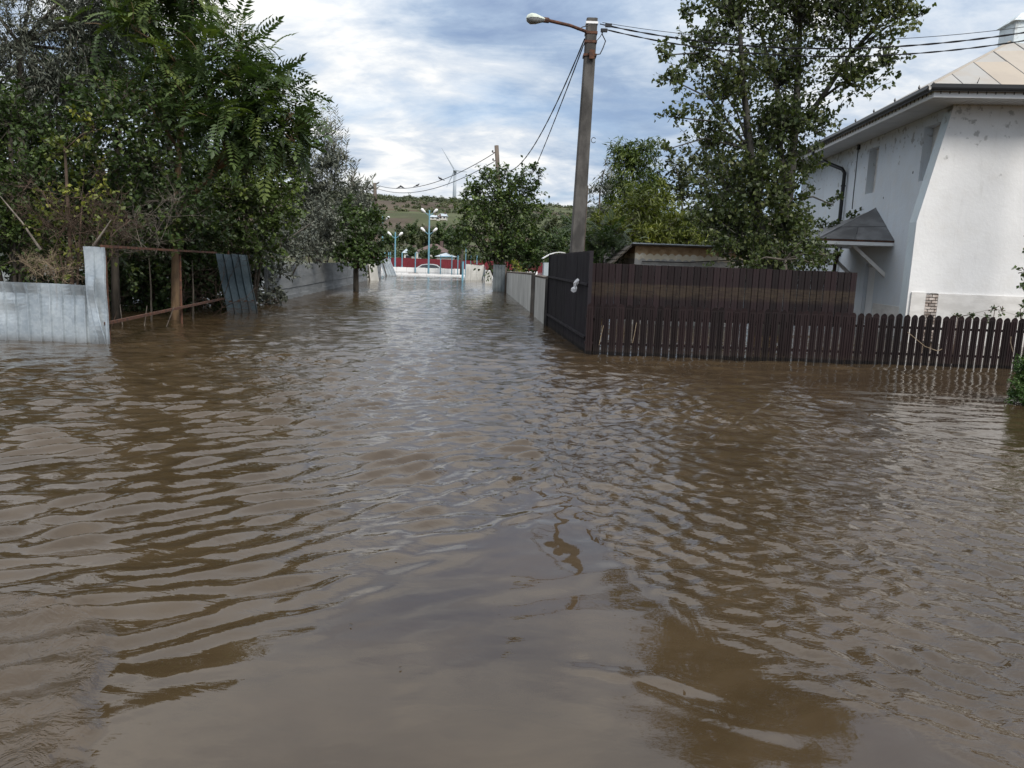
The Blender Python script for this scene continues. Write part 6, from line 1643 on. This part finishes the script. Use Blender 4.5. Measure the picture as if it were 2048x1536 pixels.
# --- village trees at the foot of the hill and beyond the street
rt = random.Random(12)
far = [(1120, 480, 26, 62, 'dark'), (1150, 500, 26, 58, 'dark'), (1105, 455, 20, 80, 'mid'), (1140, 450, 22, 85, 'dark'), (925, 470, 24, 70, 'dark'),
       (800, 470, 16, 170, 'mid'), (825, 465, 20, 175, 'bright'), (848, 472, 20, 170, 'mid'), (880, 468, 22, 172, 'bright'), (905, 475, 20, 160, 'dark'), (780, 480, 16, 150, 'dark'),
       (822, 500, 8, 136, 'dark'), (850, 506, 9, 132, 'mid'), (868, 500, 10, 140, 'dark'), (910, 500, 12, 130, 'mid'), (1100, 490, 16, 110, 'mid'), (1170, 470, 26, 90, 'mid'), (765, 500, 14, 120, 'mid'),
       (1210, 455, 30, 95, 'dark'), (640, 470, 30, 90, 'dark'), (560, 460, 40, 80, 'dark')]
words = ['leftmost of', 'second of', 'third of', 'fourth of']
descr = ['dark tree just left of the concrete pole foot', 'dark bush touching the left of the concrete pole', 'tree crown between middle tree and pole on the hill foot', 'dark crown left of the pole below the pale hill field',
         'dark crown behind the left flank of the middle tree', 'green crown left of the tall floodlight pole below the brown slope', 'bright round crown behind the floodlight pole', 'green crown above the brown roofed house',
         'bright crown right of the tall floodlight pole', 'dark crown beyond the right end of the brown roofed house', 'dark crown next to the shorter floodlight pole', 'small dark shrub right of the small white outbuilding',
         'dark conical tree in front of the brown roofed house', 'dark shrub between brown roof and pale blue roof', 'green shrub right of the pale blue tin roof', 'green bush far behind the shadow bush',
         'green crown right behind the concrete pole foot', 'green crown beyond the leaning sheets on the left', 'dark crown behind the pale thin willow', 'dark crown hidden behind the silvery oleaster', 'dark crown hidden behind the fresh green bush']
for i, (px, py, rp, Y_, kk) in enumerate(far):
    g = gz_at(P(px, py, Y_).x, Y_); s_ = max(0.28, Y_ * 0.0042)
    plant('village_tree', descr[i], 'tree', Vector((P(px, py, Y_).x, Y_, g - 0.1)),
          [B(px, py, rp, Y_), B(px - rp * 0.5, py + rp * 0.4, rp * 0.6, Y_), B(px + rp * 0.55, py + rp * 0.3, rp * 0.6, Y_), B(px, py + rp * 0.9, rp * 0.7, Y_)],
          'clump', s_, {'dark': 'leaf_dark', 'mid': 'leaf_far', 'bright': 'leaf_mid'}[kk], 'bark', seed=60 + i, lai=3.2, per=8, tint_base=0.4, group='trees of the village beyond the street', limb_r=0.12, twig_r=0.02)

# hedge line of wood along the hill foot and scrub scattered over the hill: one mass each
def scrub(name, label, pts, rad, leafn, size, mat, seed):
    rng = np.random.default_rng(seed); Pn = []; 
    for (x, y, r_) in zip(pts[:, 0], pts[:, 1], rad):
        n_ = max(3, int(leafn * rng.uniform(0.6, 1.4))); d = unit(rng.normal(0, 1, (n_, 3))); d[:, 2] = np.abs(d[:, 2])
        z = gz_at(x, y); Pn.append(np.array([x, y, z]) + d * r_ * np.array([1, 1, 0.8]) * rng.uniform(0.35, 1, (n_, 1)))
    Pn = np.concatenate(Pn); D = rng.normal(0, 1, Pn.shape)
    patch = np.repeat(0, len(Pn))
    T = np.clip(0.5 + 0.5 * (fbm(Pn[:, 0] / 40, Pn[:, 1] / 40, 71) - 0.5) * 2 + rng.normal(0, 0.18, len(Pn)), 0, 1)
    o = link(name, leaf_mesh(name, 'clump', Pn, D, rng.uniform(0.7, 1.3, len(Pn)) * size, T, rng), MAT[mat]); tag(o, label, None, None, 'stuff')
rng = np.random.default_rng(5)
n = 5200; xs = rng.uniform(-330, 260, n); ysc = 190 + 470 * rng.random(n) ** 0.75
dens = fbm(xs / 38, ysc / 55, 81); strip = fbm(xs / 160, ysc / 22, 83)
keep = (dens > 0.47) | (strip > 0.60) | (ysc > 560) & (dens > 0.36) | (ysc < 232) & (dens > 0.38)
# meadow clearings seen on the slope
mx1 = np.hypot((xs + 62) / 26, (ysc - 330) / 45) < 1; keep &= ~mx1
inv = (np.abs(xs) < ysc * 0.85) & (np.abs(xs + 20) < 300)
pts = np.stack([xs, ysc], 1)[keep & inv]
scrub('hillside_scrub', 'scrub and small trees scattered over the far hillside', pts, rng.uniform(1.2, 3.2, len(pts)) , 9, 1.7, 'leaf_far', 6)
xs = np.concatenate([rng.uniform(-300, 240, 420), rng.uniform(-90, 60, 160)]); ysc = rng.uniform(600, 650, len(xs)); pts = np.stack([xs, ysc], 1)
scrub('ridge_wood', 'ragged line of trees along the crest of the far hill', pts, rng.uniform(1.5, 4.5, len(pts)), 14, 2.2, 'leaf_far', 8)
xs = rng.uniform(-210, 190, 520); ysc = rng.uniform(150, 215, len(xs)); pts = np.stack([xs, ysc], 1)
scrub('hillfoot_wood', 'band of mixed green trees along the foot of the hill', pts, rng.uniform(2.0, 4.2, len(pts)), 22, 1.3, 'leaf_far', 9)
# floating leaves and bits on the water
rr_ = random.Random(44)
for (px, py, sx, lab) in ((826, 547.5, 0.45, 'reddish piece of driftwood floating near the kerb wall'), (1005, 548, 0.3, 'small dark floating scrap near the white gate panel')):
    q = W(px, py); mb = MB().hexa([(-sx, -0.08, -0.03), (sx, -0.1, -0.03), (sx * 0.9, 0.1, -0.03), (-sx * 0.8, 0.12, -0.03), (-sx * 0.95, -0.06, 0.07), (sx * 0.9, -0.07, 0.09), (sx * 0.8, 0.08, 0.08), (-sx * 0.75, 0.1, 0.06)])
    o = mb.build('driftwood', MAT['rust']); o.location = (q.x, q.y, 0.0); tag(o, lab, 'driftwood')

# flecks of leaf and chaff drifting on the water
rng = np.random.default_rng(91); n = 130
fy = 2.4 + 9.5 * rng.random(n) ** 1.4; fx = (rng.random(n) - 0.5) * 1.5 * fy
ang = rng.uniform(0, 2 * PI, n)
fp = np.stack([fx, fy, np.full(n, 0.012)], 1)
fl = leaf_mesh('floating_chaff', 'simple', fp, np.stack([np.cos(ang), np.sin(ang), np.zeros(n)], 1), rng.uniform(0.005, 0.018, n), rng.uniform(0, 1, n), rng, 6.0)
tag(link('floating_chaff', fl, MAT['straw_dark']), 'small dark flecks of leaf and chaff floating on the flood water', None, None, 'stuff')
